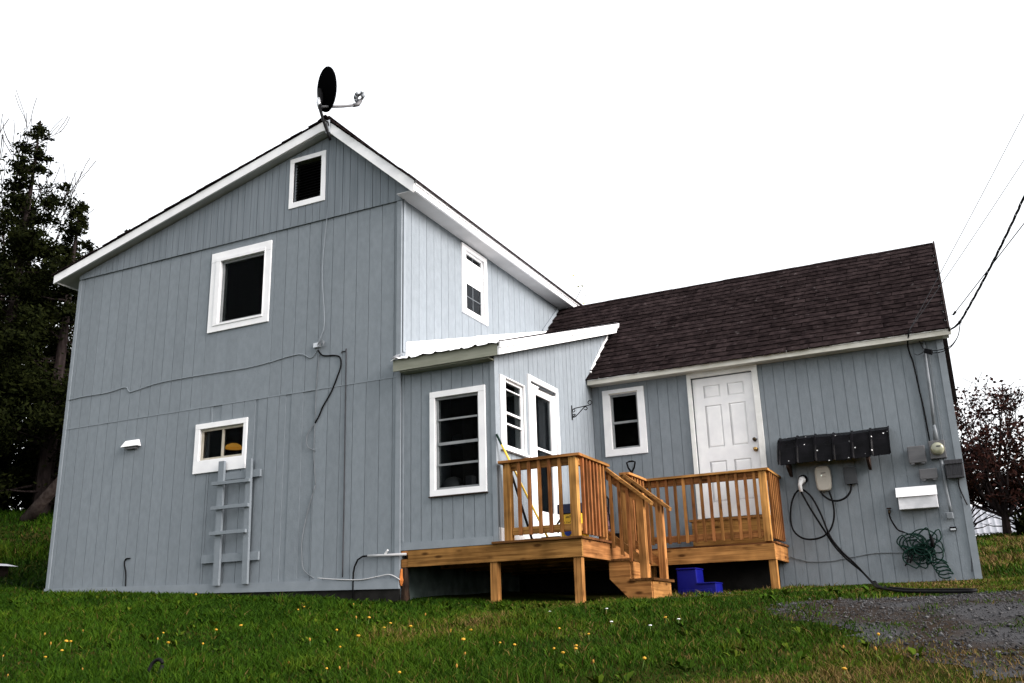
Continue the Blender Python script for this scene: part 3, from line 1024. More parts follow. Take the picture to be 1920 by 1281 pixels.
s = MB(MQ); s.tube([(1.35, .012, DOOR_H[3] - .05), (1.88, .012, DOOR_H[3] - .04)], .012, 6); s.build('door_closer', 'grey_metal', dr)
s = MB(); s.box(.35, .37, .95, 2.05, .16, 2.4); s.build('gloom_panel', 'painted_gloom', dr)  # black panel added behind the door glass in place of room shade

# ---- white six-panel door in the wing
mb = MB(MW)
mb.box(2.845, WD_H[0], -.006, .03, .60, 2.765); mb.box(WD_H[1], 3.885, -.006, .03, .60, 2.765)
mb.box(WD_H[0], WD_H[1], -.006, .0285, WD_H[3], 2.765)
dr = mb.build('door', 'dirty_white', HOUSE, bevel=.003)
dr['label'] = 'white six-panel entry door in the low wing'
X0, X1, Z0, Z1 = 2.915, 3.793, .628, 2.663
pan = [(3.075, 3.315, 2.355, 2.545), (3.425, 3.665, 2.355, 2.545), (3.075, 3.315, 1.62, 2.245), (3.425, 3.665, 1.62, 2.245),
       (3.075, 3.315, .84, 1.425), (3.425, 3.665, .84, 1.425)]
mb = MB(MW); fill(mb, X0, X1, -.075, -.03, const(Z0), const(Z1), pan)
sl = mb.build('door_slab', 'white', dr)
for p in pan:
    s = MB(MW); e = .03
    a0, a1, b0, b1 = p
    s.box(a0 - .001, a1 + .001, -.075, -.043, b0 - .001, b1 + .001)
    i0, i1, j0, j1 = a0 + e, a1 - e, b0 + e, b1 - e
    vs = [(a0 + .008, -.0428, b0 + .008), (a1 - .008, -.0428, b0 + .008), (a1 - .008, -.0428, b1 - .008), (a0 + .008, -.0428, b1 - .008),
          (i0, -.033, j0), (i1, -.033, j0), (i1, -.033, j1), (i0, -.033, j1)]
    s.add(vs, [(4, 5, 6, 7), (0, 1, 5, 4), (1, 2, 6, 5), (2, 3, 7, 6), (3, 0, 4, 7)])
    s.build('door_panel', 'white', dr)
s = MB(MW); s.box(2.91, 3.80, -.08, .035, .598, .622); s.build('threshold', 'grey_metal', dr)
for z, mt_, r_ in ((1.676, 'dark_bronze', .026), (1.536, 'brass', .03)):
    s = MB(); s.lathe([(r_ * 1.05, 0), (r_ * 1.05, .008), (r_ * .4, .012), (r_ * .4, .03), (r_, .04), (r_ * .95, .055), (r_ * .5, .062)], (3.745, WY + .03, z), 14, '-Y')
    s.build('door_knob', mt_, dr, smooth=True)
q = MB(); q.box(2.7, 4.0, WY + .3, WY + .32, .3, 2.8); q.build('gloom_panel', 'painted_gloom', dr)  # black panel added behind the door opening to stand for indoor shade

# ------------------------------------------------------------------ the deck
DECK = thing('deck', 'new orange-brown wooden deck with railings and short stairs against the house', 'deck')


def wb(name, parent, axis, *b):
    mb = MB(); mb.box(*b)
    return mb.build(name, 'wood_' + axis, parent, bevel=.003)


DX, DB, BX, BY = 2.383, .153, 4.038, 2.46
wb('beam', DECK, 'x', .100, DX, PY - .012, PY + .026, -.046, DB)
wb('beam', DECK, 'x', .0, .099, PY - .004, PY + .03, -.046, .052)
wb('beam', DECK, 'x', .0, .099, PY - .004, PY + .03, .10, DB)
wb('beam', DECK, 'y', DX - .040, DX - .002, PY + .027, WY - .04, -.046, DB)
wb('beam', DECK, 'x', DX, BX, BY, BY + .038, -.046, DB)
wb('beam', DECK, 'y', BX - .038, BX, BY + .039, WY - .002, -.046, DB)
for y in (.8, 1.5, 2.2, 2.9):
    wb('joist', DECK, 'x', .1, DX - .041, y, y + .038, -.04, DB - .002)
for x0, x1, y0 in ((1.215, 1.31, .03), (2.265, 2.36, .03), (3.938, 4.033, 2.50), (2.30, 2.39, 2.6)):
    wb('post', DECK, 'z', x0, x1, y0, y0 + .09, -1.0, -.047)
# deck boards run along X on the near part and along the wing
y = -.035
while y < 3.33:
    x1 = DX + .028 if y < BY - .05 else BX + .025
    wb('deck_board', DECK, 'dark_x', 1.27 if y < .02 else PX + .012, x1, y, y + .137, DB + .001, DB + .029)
    y += .142
DZ = DB + .030
RT = 1.119                        # top of the cap rail


def baluster(x, y, z0, z1):
    o = bpy.data.objects.new('baluster', BAL)
    COL.objects.link(o); o.parent = rail
    o.location = (x, y, z0); o.scale = (1, 1, (z1 - z0))


mb = MB(); mb.box(-.018, .018, -.018, .018, 0, 1)
BAL = mb.mesh('baluster', 'wood_red_z')
# near front railing
rail = wb('railing', DECK, 'x', 1.372, DX + .035, -.030, .112, RT - .032, RT)
rail['label'] = 'front railing of the deck beside the porch corner'
wb('rail_post', rail, 'z', 1.425, 1.515, .0, .090, DZ, RT - .033)
wb('rail_post', rail, 'z', 2.268, 2.358, .0, .090, DZ, RT - .033)
wb('upper_rail', rail, 'x', 1.516, 2.267, .035, .073, RT - .122, RT - .034)
wb('lower_rail', rail, 'x', 1.516, 2.267, .035, .073, .245, .330)
for x in (1.630, 1.760, 1.890, 2.020, 2.150):
    baluster(x, .016, .235, RT - .036)
# side railing up to the stairs
rail = wb('railing', DECK, 'y', DX - .105, DX + .035, .1125, .985, RT - .0325, RT - .0005)
rail['label'] = 'side railing of the deck before the stairs'
wb('rail_post', rail, 'z', 2.268, 2.358, .880, .970, DZ, RT - .033)
wb('upper_rail', rail, 'y', 2.318, 2.356, .091, .879, RT - .122, RT - .034)
wb('lower_rail', rail, 'y', 2.318, 2.356, .091, .879, .245, .330)
for k in range(7):
    baluster(2.376, .150 + k * .112, .215, RT - .036)
# short railing beyond the stairs
rail = wb('railing', DECK, 'y', DX - .105, DX + .035, 1.70, BY - .03, RT - .032, RT)
rail['label'] = 'short return railing behind the stairs'
wb('rail_post', rail, 'z', 2.268, 2.358, 1.735, 1.825, DZ, RT - .033)
wb('upper_rail', rail, 'y', 2.318, 2.356, 1.826, BY - .031, RT - .122, RT - .034)
wb('lower_rail', rail, 'y', 2.318, 2.356, 1.826, BY - .031, .245, .330)
for k in range(5):
    baluster(2.376, 1.90 + k * .112, .215, RT - .036)
# railing in front of the white door
rail = wb('railing', DECK, 'x', DX - .105, BX + .02, BY - .029, BY + .112, RT - .033, RT - .001)
rail['label'] = 'long railing in front of the white door'
wb('rail_post', rail, 'z', 2.29, 2.375, BY + .001, BY + .09, DZ, RT - .034)
wb('rail_post', rail, 'z', BX - .115, BX - .025, BY + .001, BY + .09, DZ, RT - .034)
wb('upper_rail', rail, 'x', 2.376, BX - .116, BY + .035, BY + .073, RT - .122, RT - .035)
wb('lower_rail', rail, 'x', 2.376, BX - .116, BY + .035, BY + .073, .245, .330)
for k in range(13):
    baluster(2.438 + k * .119, BY + .016, .225, RT - .037)
# end railing against the wing wall
rail = wb('railing', DECK, 'y', BX - .12, BX + .02, BY + .1125, WY - .012, RT - .034, RT - .002)
rail['label'] = 'end railing of the deck at the wing wall'
wb('upper_rail', rail, 'y', BX - .07, BX - .032, BY + .091, WY - .013, RT - .122, RT - .0355)
wb('lower_rail', rail, 'y', BX - .07, BX - .032, BY + .091, WY - .013, .245, .330)
for k in range(6):
    baluster(BX - .012, 2.62 + k * .125, .225, RT - .038)
# stairs
NY, FY = .944, 1.737
prof = [(2.35, -.062), (2.598, -.062), (2.612, -.085), (2.612, -.300), (2.862, -.300), (2.862, -.50), (2.585, -.50), (2.35, -.262)]
mb = MB(); mb.prism(prof, 1, NY, NY + .038)
st = mb.build('stairs', 'wood_x', DECK)
st['label'] = 'two-step wooden stair with slanting handrails'
mb = MB(); mb.prism(prof, 1, FY - .038, FY); mb.build('stringer', 'wood_x', st)
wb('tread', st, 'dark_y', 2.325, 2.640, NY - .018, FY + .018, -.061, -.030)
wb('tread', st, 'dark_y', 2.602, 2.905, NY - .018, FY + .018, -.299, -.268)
wb('riser', st, 'y', 2.606, 2.628, NY + .039, FY - .039, -.267, -.062)
wb('riser', st, 'y', 2.850, 2.872, NY + .0385, FY - .0385, -.52, -.300)
wb('riser', st, 'y', 2.355, 2.378, NY + .039, FY - .039, -.0295, DB - .01)
for yy in (NY, FY - .04):
    hr = MB()
    slope = -.83
    xa, xb = 2.345, 2.935
    za = RT - .012
    hr.prism([(xa, za), (xb, za + slope * (xb - xa)), (xb - .01, za + slope * (xb - xa) - .040), (xa, za - .046)], 1, yy - .028, yy + .075)
    hr.build('handrail', 'wood_x', st)
    hr = MB(); a, b = xa + .016, 2.735
    hr.prism([(a, za - .052 + slope * .02), (b, za - .052 + slope * (b - xa)), (b, za - .155 + slope * (b - xa)), (a, za - .155 + slope * .02)], 1, yy + .020, yy + .056)
    hr.build('upper_rail', 'wood_x', st)
    hr = MB(); zl = .310
    hr.prism([(a, zl), (b, zl + slope * (b - a)), (b, zl - .10 + slope * (b - a)), (a, zl - .10)], 1, yy + .020, yy + .056)
    hr.build('lower_rail', 'wood_x', st)
    wb('newel_post', st, 'z', 2.736, 2.826, yy - .004, yy + .086, -.267, za + slope * (2.736 - xa) - .055)
    rail = st
    for x in (2.425, 2.530, 2.635):
        z1 = za - .05 + slope * (x + .018 - xa)
        baluster(x, yy + .001, zl - .155 + slope * (x - a), z1)
wb('door_step', DECK, 'x', 2.83, 3.86, 3.045, 3.080, DZ, .55)
wb('door_step', DECK, 'x', 2.80, 3.88, 3.030, WY - .003, .551, .582)

# rotten post left standing at the corner under the porch
mb = MB(); mb.tube([(.045, .045, -1.0), (.045, .04, -.50), (.05, .04, -.3), (.045, .045, -.049)], [.085, .075, .045, .042], 7)
rp_ = thing('corner_post', 'dark rotten post under the left end of the deck beam', 'post', (0, 0, 0))
mb.build('trunk', 'rot', rp_)
mb = MB(); mb.tube([(.018, .0, -.26), (.02, -.004, -.20), (.015, .0, -.15), (.02, .002, -.06)], [.012, .03, .022, .012], 6); mb.build('orange_rot', 'rot_orange', rp_)

# blue two-step stool
mb = MB()
gzs = gz(3.05, 2.3)
mb.prism([(2.835, -.60), (3.345, -.60), (3.338, -.322), (3.105, -.322), (3.098, -.135), (2.842, -.135)], 1, 2.08, 2.42)
stl = thing('step_stool', 'bright blue plastic two-step stool beside the deck stairs', 'step stool', (0, 0, 0))
mb.build('body', 'blue_plastic', stl, bevel=.012)
for a, b, z in ((2.850, 3.092, -.136), (3.112, 3.330, -.323)):
    mb = MB(); mb.box(a - .012, b + .012, 2.065, 2.435, z, z + .018); mb.build('tread', 'blue_plastic', stl, bevel=.006)
mb = MB(); mb.box(2.90, 3.28, 2.0725, 2.0815, -.42, -.385); mb.build('seam', 'blue_plastic', stl, bevel=.004)

# yellow litter bucket behind the front railing
bk = thing('bucket', 'yellow plastic bucket with dark blue lid behind the front railing', 'bucket', (0, 0, 0))
bx0, bx1, by0, by1 = 1.985, 2.275, .32, .60


def taper(mb, x0, x1, y0, y1, z0, z1, e):
    mb.add([(x0 + e, y0 + e, z0), (x1 - e, y0 + e, z0), (x1 - e, y1 - e, z0), (x0 + e, y1 - e, z0),
            (x0, y0, z1), (x1, y0, z1), (x1, y1, z1), (x0, y1, z1)], MB.BF)


mb = MB(); taper(mb, bx0, bx1, by0, by1, DZ, .475, .02); mb.build('body', 'bucket_yellow', bk, bevel=.015)
mb = MB(); mb.box(bx0 - .014, bx1 + .014, by0 - .014, by1 + .014, .476, .59); mb.build('lid', 'bucket_dark', bk, bevel=.012)
mb = MB(); mb.tube([(bx0 - .02, .46, .45), (bx0 - .05, .40, .38), (bx0 - .045, .36, .31), (bx0 - .02, .34, .27)], .012, 6); mb.build('handle', 'black_rubber', bk)
mb = MB(); mb.lathe([(.045, 0), (.045, .004)], (2.09, by0 + .012, .265), 18, '-Y'); mb.build('emblem', 'blue_ink', bk)


def lettering(txt, size, loc, rot, mat, parent, extrude=.001):
    cu = bpy.data.curves.new('lettering', 'FONT')
    cu.body = txt; cu.size = size; cu.align_x = 'CENTER'; cu.extrude = extrude
    ob = bpy.data.objects.new('lettering', cu)
    COL.objects.link(ob)
    dg = bpy.context.evaluated_depsgraph_get()
    me = bpy.data.meshes.new_from_object(ob.evaluated_get(dg))
    bpy.data.objects.remove(ob, do_unlink=True)
    me.materials.clear(); me.materials.append(MT[mat])
    o = bpy.data.objects.new('lettering', me)
    COL.objects.link(o); o.parent = parent; o.location = loc; o.rotation_euler = rot
    return o


for k, (t_, s_) in enumerate((('24/7', .036), ('TIDY', .062), ('CATS', .062))):
    lettering(t_, s_, (2.105, by0 + .001 + .006 * k, .428 - .058 * k), (R(90), 0, 0), 'ink', bk)

# broom with yellow handle, and a black-handled brush next to it
br = thing('broom', 'yellow-handled broom leaning in the porch corner behind the railing', 'broom', (0, 0, 0))
top, bot = Vector((1.352, .0, 1.455)), Vector((1.80, .42, .21))
mb = MB(); mb.tube([top.lerp(bot, .09), bot], .013, 8); mb.build('handle', 'yellow_handle', br)
mb = MB(); mb.tube([top, top.lerp(bot, .10)], .015, 8); mb.build('grip', 'cord_green', br)
mb = MB(); mb.box(1.72, 1.95, .39, .47, DZ + .001, .235); mb.build('brush_head', 'black', br)
br = thing('scraper', 'black-handled scraper leaning beside the yellow broom', 'tool', (0, 0, 0))
mb = MB(); mb.tube([(1.372, .36, 1.0), (1.60, .40, .20)], .016, 8); mb.build('handle', 'black', br)
mb = MB(); mb.box(1.50, 1.72, .385, .415, DZ + .001, .225); mb.build('blade', 'iron', br)

# shovel with D handle behind the far railing
so = thing('shovel', 'dark D-handled shovel standing against the wing wall', 'shovel', (0, 0, 0))
mb = MB(); mb.tube([(1.945, 3.28, .42), (1.95, 3.22, 1.36)], .016, 8); mb.build('shaft', 'dark_wood', so)
mb = MB(); mb.tube([(1.95, 3.22, 1.35), (1.905, 3.215, 1.42), (1.885, 3.21, 1.50), (1.93, 3.21, 1.515), (1.975, 3.21, 1.515), (2.015, 3.21, 1.50), (1.995, 3.215, 1.42), (1.95, 3.22, 1.35)], .014, 7)
mb.build('grip', 'black', so)
mb = MB(); mb.prism([(1.85, .20), (2.04, .20), (2.05, .38), (1.99, .45), (1.90, .45), (1.84, .38)], 1, 3.27, 3.285); mb.build('blade', 'iron', so)

# striped folding chair seen through the stair opening
ch = thing('folding_chair', 'folded lawn chair with striped cloth behind the deck stairs', 'chair', (0, 0, 0))
fr_ = [(1.54, 3.18, 1.04), (1.60, 3.12, .98), (1.615, 3.05, .80), (1.70, 2.92, .45), (1.72, 2.88, .2)]
mb = MB(); mb.tube(fr_, .014, 7); mb.build('frame', 'black', ch)
mb = MB(); mb.tube([(p[0] - .12, p[1] + .05, p[2]) for p in fr_], .014, 7); mb.build('frame', 'black', ch)
mb = MB(); mb.add([(1.50, 3.15, .92), (1.61, 3.08, .88), (1.70, 2.92, .46), (1.56, 2.98, .46), (1.50, 3.17, .90), (1.61, 3.10, .86), (1.70, 2.94, .44), (1.56, 3.0, .44)], MB.BF); mb.build('seat_cloth', 'stripe_cloth', ch)
mb = MB(); mb.box(1.50, 1.85, 2.90, 3.15, DZ + .001, .46); mb.build('base', 'black', ch)

# ------------------------------------------------------------------ things on the main wall
ld = thing('ladder', 'short grey wooden ladder fixed below the small sliding window', 'ladder', (0, 0, 0))
for a, b, c, d in ((-2.915, -2.815, -2.893, -2.79), (-2.428, -2.338, -2.400, -2.305)):
    mb = MB(); z0, z1 = -.14, (1.535 if a < -2.6 else 1.52)
    mb.add([(c, -.085, z0), (d, -.085, z0), (d, -.045, z0), (c, -.045, z0), (a, -.085, z1), (b, -.085, z1), (b, -.045, z1), (a, -.045, z1)], MB.BF)
    mb.build('rail', 'siding', ld, bevel=.004)
for z, x0, x1 in ((1.235, -2.985, -2.325), (.90, -2.975, -2.325), (.56, -2.972, -2.345)):
    mb = MB(); mb.box(x0, x1, -.125, -.0855, z - .035, z + .012); mb.build('rung', 'siding', ld, bevel=.003)
mb = MB(); mb.box(-2.93, -2.21, -.044, -.008, 1.27, 1.37); mb.build('backing_board', 'siding', ld, bevel=.003)
mb = MB(); mb.box(-3.16, -2.175, -.044, -.008, .165, .275); mb.build('backing_board', 'siding', ld, bevel=.003)

vc = thing('dryer_vent', 'small white dryer vent hood on the grey front wall', 'vent', (0, 0, 0))
mb = MB(); mb.add([(-4.84, -.085, 1.935), (-4.50, -.085, 1.935), (-4.50, -.006, 1.935), (-4.84, -.006, 1.935), (-4.80, -.03, 2.035), (-4.54, -.03, 2.035), (-4.54, -.006, 2.035), (-4.80, -.006, 2.035)], MB.BF)
mb.build('hood', 'white', vc, bevel=.004)
mb = MB(); mb.box(-4.78, -4.56, -.05, -.002, 1.90, 1.934); mb.build('flap', 'grey_plastic', vc)


def wire(name, label, pts, r, mat='wire_grey', cat='cable', n=6, group=None):
    # smooth through the points
    P = [Vector(p) for p in pts]
    out = []
    for i in range(len(P) - 1):
        p0 = P[max(i - 1, 0)]; p1 = P[i]; p2 = P[i + 1]; p3 = P[min(i + 2, len(P) - 1)]
        for k in range(5):
            t = k / 5
            out.append(.5 * ((2 * p1) + (-p0 + p2) * t + (2 * p0 - 5 * p1 + 4 * p2 - p3) * t * t + (-p0 + 3 * p1 - 3 * p2 + p3) * t ** 3))
    out.append(P[-1])
    mb = MB(); mb.tube(out, r, n)
    return tag(mb.build(name, mat, smooth=True), label, cat, group)


def y0(pts, y=-.010):
    return [(a, y, b) for a, b in pts]


wire('cable', 'painted cable sagging across the front wall from left corner to splitter',
     y0([(-6.18, 2.835), (-5.82, 2.85), (-5.3, 2.845), (-4.93, 2.88), (-4.84, 2.80), (-4.70, 2.80), (-4.2, 2.857), (-3.28, 2.857), (-2.6, 2.845), (-2.2, 2.865), (-1.66, 2.91), (-1.45, 2.824), (-1.345, 2.93)]), .0065, 'grey_trim')
wire('cable', 'thin cable dropping from the roof peak down to the splitter',
     y0([(-1.16, 5.95), (-1.215, 5.6), (-1.24, 4.95), (-1.30, 4.1), (-1.235, 3.33), (-1.28, 3.12), (-1.335, 3.02)], -.02), .006, 'grey_trim')
wire('cable', 'black cable loop hanging below the splitter box',
     y0([(-1.335, 2.92), (-1.25, 2.83), (-1.05, 2.80), (-.965, 2.755), (-.95, 2.64), (-1.00, 2.50), (-1.096, 2.297), (-1.22, 2.12), (-1.285, 1.993), (-1.343, 1.906)]), .010, 'black_rubber')
wire('cable', 'short curl of grey cable below the hanging black loop',
     y0([(-1.345, 1.90), (-1.43, 1.82), (-1.475, 1.73), (-1.455, 1.60), (-1.33, 1.53)]), .006)
wire('conduit_rod', 'straight thin dark rod with bent top on the front wall', y0([(-.945, 2.815), (-.93, 2.835), (-.88, 2.83), (-.868, 2.80), (-.860, 2.0), (-.852, 1.3), (-.846, .6), (-.844, -.12)]), .007, 'dark_plastic', 'rod')
wire('cable', 'thin pale cable running straight down from the splitter', y0([(-1.31, 2.88), (-1.345, 2.45), (-1.35, 1.9), (-1.353, 1.497), (-1.32, 1.2), (-1.31, 1.085)], -.006), .005)
wire('cable', 'slack pale cable curving to the foot of the front wall', y0([(-1.31, 1.07), (-1.42, .75), (-1.495, .397), (-1.49, .18), (-1.45, .0), (-1.29, -.11)], -.006), .006)
wire('cable', 'short black cable stub near the left foot of the front wall', y0([(-4.52, .315), (-4.60, .31), (-4.625, .25), (-4.585, .13), (-4.57, .02), (-4.56, -.16)]), .009, 'black_rubber')
wire('cable', 'white cable lying along the sill board towards the deck', y0([(-1.20, -.115), (-.9, -.145), (-.55, -.165), (-.3, -.14), (-.12, -.125), (.02, -.19)], -.042), .008, 'soffit')
spx = thing('splitter_box', 'small metal cable splitter with looped wires on the front wall', 'splitter', (0, 0, 0))
mb = MB(); mb.box(-1.40, -1.30, -.035, -.004, 2.955, 3.02); mb.build('box', 'galv', spx, bevel=.003)
for k in range(3):
    mb = MB(); mb.tube([(-1.32 + .05 * math.cos(a) + .05, -.03 - .008 * k, 3.0 - .012 * k + (.045 - .006 * k) * math.sin(a)) for a in np.linspace(0, 6.28, 14)], .006, 5); mb.build('wire_loop', 'wire_grey', spx)
pp = thing('pipe', 'white plastic pipe from the deck bending down as black tube', 'pipe', (0, 0, 0))
mb = MB(); mb.tube([(.105, -.035, .107), (-.3, -.035, .113), (-.45, -.035, .118)], .016, 10); mb.build('pipe_body', 'soffit', pp, smooth=True)
mb = MB(); mb.tube([(-.20, -.035, .125), (-.17, -.04, .155), (-.15, -.045, .17)], .012, 6); mb.build('valve_handle', 'white_plastic', pp)
mb = MB(); mb.tube([(-.45, -.035, .118), (-.53, -.035, .115), (-.60, -.035, .08), (-.645, -.035, .0), (-.663, -.035, -.08), (-.663, -.035, -.40)], .011, 8); mb.build('tube', 'black_rubber', pp, smooth=True)

# ---- satellite dish on the peak
ds = thing('satellite_dish', 'dark satellite dish with long feed arm on the roof peak', 'satellite dish', (-1.14, -.2, 6.1))


def dadd(mb, name, mat, sm=True):
    o = mb.build(name, mat, ds, smooth=sm)
    o.location = (1.14, .2, -6.1)
    return o


mb = MB(); mb.tube([(-1.105, -.185, 5.98), (-1.125, -.2, 6.06), (-1.15, -.22, 6.14), (-1.20, -.24, 6.30), (-1.245, -.25, 6.46), (-1.275, -.25, 6.58)], [.018, .02, .021, .021, .023, .026], 8); dadd(mb, 'mast', 'iron')
mb = MB(); mb.tube([(-1.262, -.245, 6.50), (-1.285, -.25, 6.60), (-1.28, -.24, 6.68)], [.026, .034, .03], 8); dadd(mb, 'mast_sleeve', 'galv')
mb = MB(); mb.box(-1.175, -1.105, -.205, -.181, 6.10, 6.30); dadd(mb, 'mount_plate', 'galv', False)
mb = MB(); mb.tube([(-1.20, -.235, 6.30), (-1.14, -.215, 6.27), (-1.12, -.20, 6.2)], .010, 6); dadd(mb, 'strut', 'iron')
ax = Vector((.42, .90, .14)).normalized()
c0 = Vector((-1.265, -.21, 6.855))
e1 = ax.cross(Vector((0, 0, 1))).normalized(); e2 = e1.cross(ax)
vs, fs = [], []
NR, NA = 7, 28
for side in (0, .010):
    for i in range(NR + 1):
        r_ = i / NR
        for j in range(NA):
            a = 2 * math.pi * j / NA
            vs.append(c0 + e1 * (.285 * r_ * math.cos(a)) + e2 * (.345 * r_ * math.sin(a)) + ax * (.075 * r_ * r_ + side))
off = (NR + 1) * NA
for i in range(NR):
    for j in range(NA):
        j2 = (j + 1) % NA
        q = (i * NA + j, i * NA + j2, (i + 1) * NA + j2, (i + 1) * NA + j)
        fs.append(q); fs.append(tuple(off + t for t in reversed(q)))
for j in range(NA):
    j2 = (j + 1) % NA
    fs.append((NR * NA + j, NR * NA + j2, off + NR * NA + j2, off + NR * NA + j))
mb = MB(); mb.add(vs, fs); dadd(mb, 'reflector', 'dish_black')
mb = MB(); mb.tube([c0 - ax * .05 + e2 * -.02, c0 - ax * .04 - e2 * .12, c0 - ax * .05 - e2 * .24], [.03, .045, .035], 6); dadd(mb, 'bracket', 'iron', False)
mb = MB(); mb.tube([(-1.25, -.215, 6.54), (-1.10, .08, 6.66), (-1.02, .235, 6.735)], .021, 8); dadd(mb, 'feed_arm', 'grey_plastic')
mb = MB(); mb.tube([(-1.02, .235, 6.735), (-.985, .30, 6.775), (-.955, .335, 6.85)], [.030, .033, .026], 8); dadd(mb, 'arm_elbow', 'grey_plastic')
mb = MB(); mb.tube([(-.975 + .055 * math.cos(a), .335, 6.91 + .05 * math.sin(a)) for a in np.linspace(0, 6.28, 13)], .020, 6); dadd(mb, 'feed_ring', 'grey_plastic')
for dx, dz in ((-.075, .02), (-.05, .065), (.045, .06), (.06, .0), (-.06, -.045)):
    mb = MB(); mb.tube([(-.975 + dx * .7, .335, 6.91 + dz * .7), (-.975 + dx * 1.2, .32, 6.91 + dz * 1.2)], [.022, .032], 8); dadd(mb, 'feed_horn', 'wire_grey')

# ------------------------------------------------------------------ things on the wing wall
aw = thing('awning', 'black ribbed metal awning over the wall charger', 'awning', (0, 0, 0))
AX0, AX1 = 4.08, 5.515
prof = []
nb = 6
pw = (AX1 - AX0) / nb
for k in range(nb):
    a = AX0 + k * pw
    prof += [(a, 0), (a + .012, .022), (a + .03, .022), (a + .045, 0), (a + pw * .5, .003)]
prof += [(AX1, 0), (AX1 + .01, .02), (AX1 + .022, .02)]
vs, fs = [], []
nP = len(prof)
rowsA = [(3.368, 1.640), (3.25, 1.585), (3.14, 1.45), (3.085, 1.30), (3.068, 1.228)]
for yy, zz in rowsA:
    for a, h in prof:
        for th in (0, -.004):
            vs.append((a + rng.uniform(-.002, .002), yy - h * .8 - th * .6, zz + h * .55 + th + .008 * math.sin(a * 6)))
for j in range(len(rowsA) - 1):
    for i in range(nP - 1):
        a = (j * nP + i) * 2; b = a + 2; c_ = ((j + 1) * nP + i) * 2; d_ = c_ + 2
        fs += [(a, c_, d_, b), (a + 1, b + 1, d_ + 1, c_ + 1)]
mb = MB(); mb.add(vs, fs); mb.build('metal_sheet', 'awning', aw)
for x in (4.185, 5.215):
    mb = MB(); mb.prism([(3.366, 1.095), (3.366, 1.60), (3.09, 1.25), (3.09, 1.20), (3.30, 1.095)], 0, x, x + .035); mb.build('bracket', 'dark_wood', aw)

ev = thing('car_charger', 'off-white wall charger under the black awning', 'charger', (0, 0, 0))
mb = MB()
zz = 1.03
poly = []
for k in range(28):
    a = 2 * math.pi * k / 28
    ca, sa = math.cos(a), math.sin(a)
    ex = .105 * math.copysign(abs(ca) ** .45, ca); ez = .17 * math.copysign(abs(sa) ** .5, sa)
    ex *= 1.0 - .05 * (ez < 0)
    poly.append((4.620 + ex, zz + ez))
mb.prism(poly, 1, 3.29, 3.378); mb.build('housing', 'charger', ev, bevel=.02)
mb = MB(); mb.prism([(4.62 + (p[0] - 4.62) * .80, 1.0 + (p[1] - zz) * .76) for p in poly], 1, 3.284, 3.295); mb.build('face_plate', 'charger', ev, bevel=.004)
mb = MB(); mb.box(4.600, 4.662, 3.2825, 3.2845, 1.095, 1.104); mb.build('emblem', 'ink', ev)
for k in range(4):
    mb = MB(); mb.box(4.606 + k * .014, 4.612 + k * .014, 3.2825, 3.2845, 1.044, 1.050); mb.build('mark', 'ink', ev)
mb = MB(); mb.lathe([(.005, 0), (.005, .003)], (4.603, 3.285, 1.066), 10, '-Y'); mb.build('indicator_light', 'led', ev)
jb = thing('junction_box', 'dark grey box beside the charger under the awning', 'electrical box', (0, 0, 0))
mb = MB(); mb.box(4.905, 5.050, 3.27, 3.372, .925, 1.14); mb.build('box', 'grey_metal', jb, bevel=.004)
mb = MB(); mb.box(4.900, 5.055, 3.262, 3.271, .92, 1.145); mb.build('cover', 'grey_metal', jb, bevel=.003)
wire('cable', 'thick black cable looping from charger to the dark box', [(4.565, 3.31, .865), (4.60, 3.30, .80), (4.68, 3.29, .735), (4.78, 3.285, .715), (4.88, 3.29, .75), (4.95, 3.30, .83), (4.97, 3.315, .925)], .014, 'black_rubber')
pl = thing('charging_plug', 'white charging plug holstered on the wing wall', 'plug', (0, 0, 0))
mb = MB(); mb.tube([(4.335, 3.355, 1.03), (4.345, 3.30, 1.035), (4.34, 3.255, 1.02)], [.05, .048, .04], 10); mb.build('head', 'white_plastic', pl, smooth=True)
mb = MB(); mb.tube([(4.335, 3.262, 1.02), (4.315, 3.25, .96), (4.322, 3.25, .87)], [.034, .026, .024], 10); mb.build('grip', 'white_plastic', pl, smooth=True)
mb = MB(); mb.lathe([(.062, 0), (.062, .02), (.045, .03)], (4.35, 3.372, 1.05), 14, '-Y'); mb.build('holster', 'black', pl)


def yw(pts, y=3.33):
    return [(a, y, b) for a, b in pts]


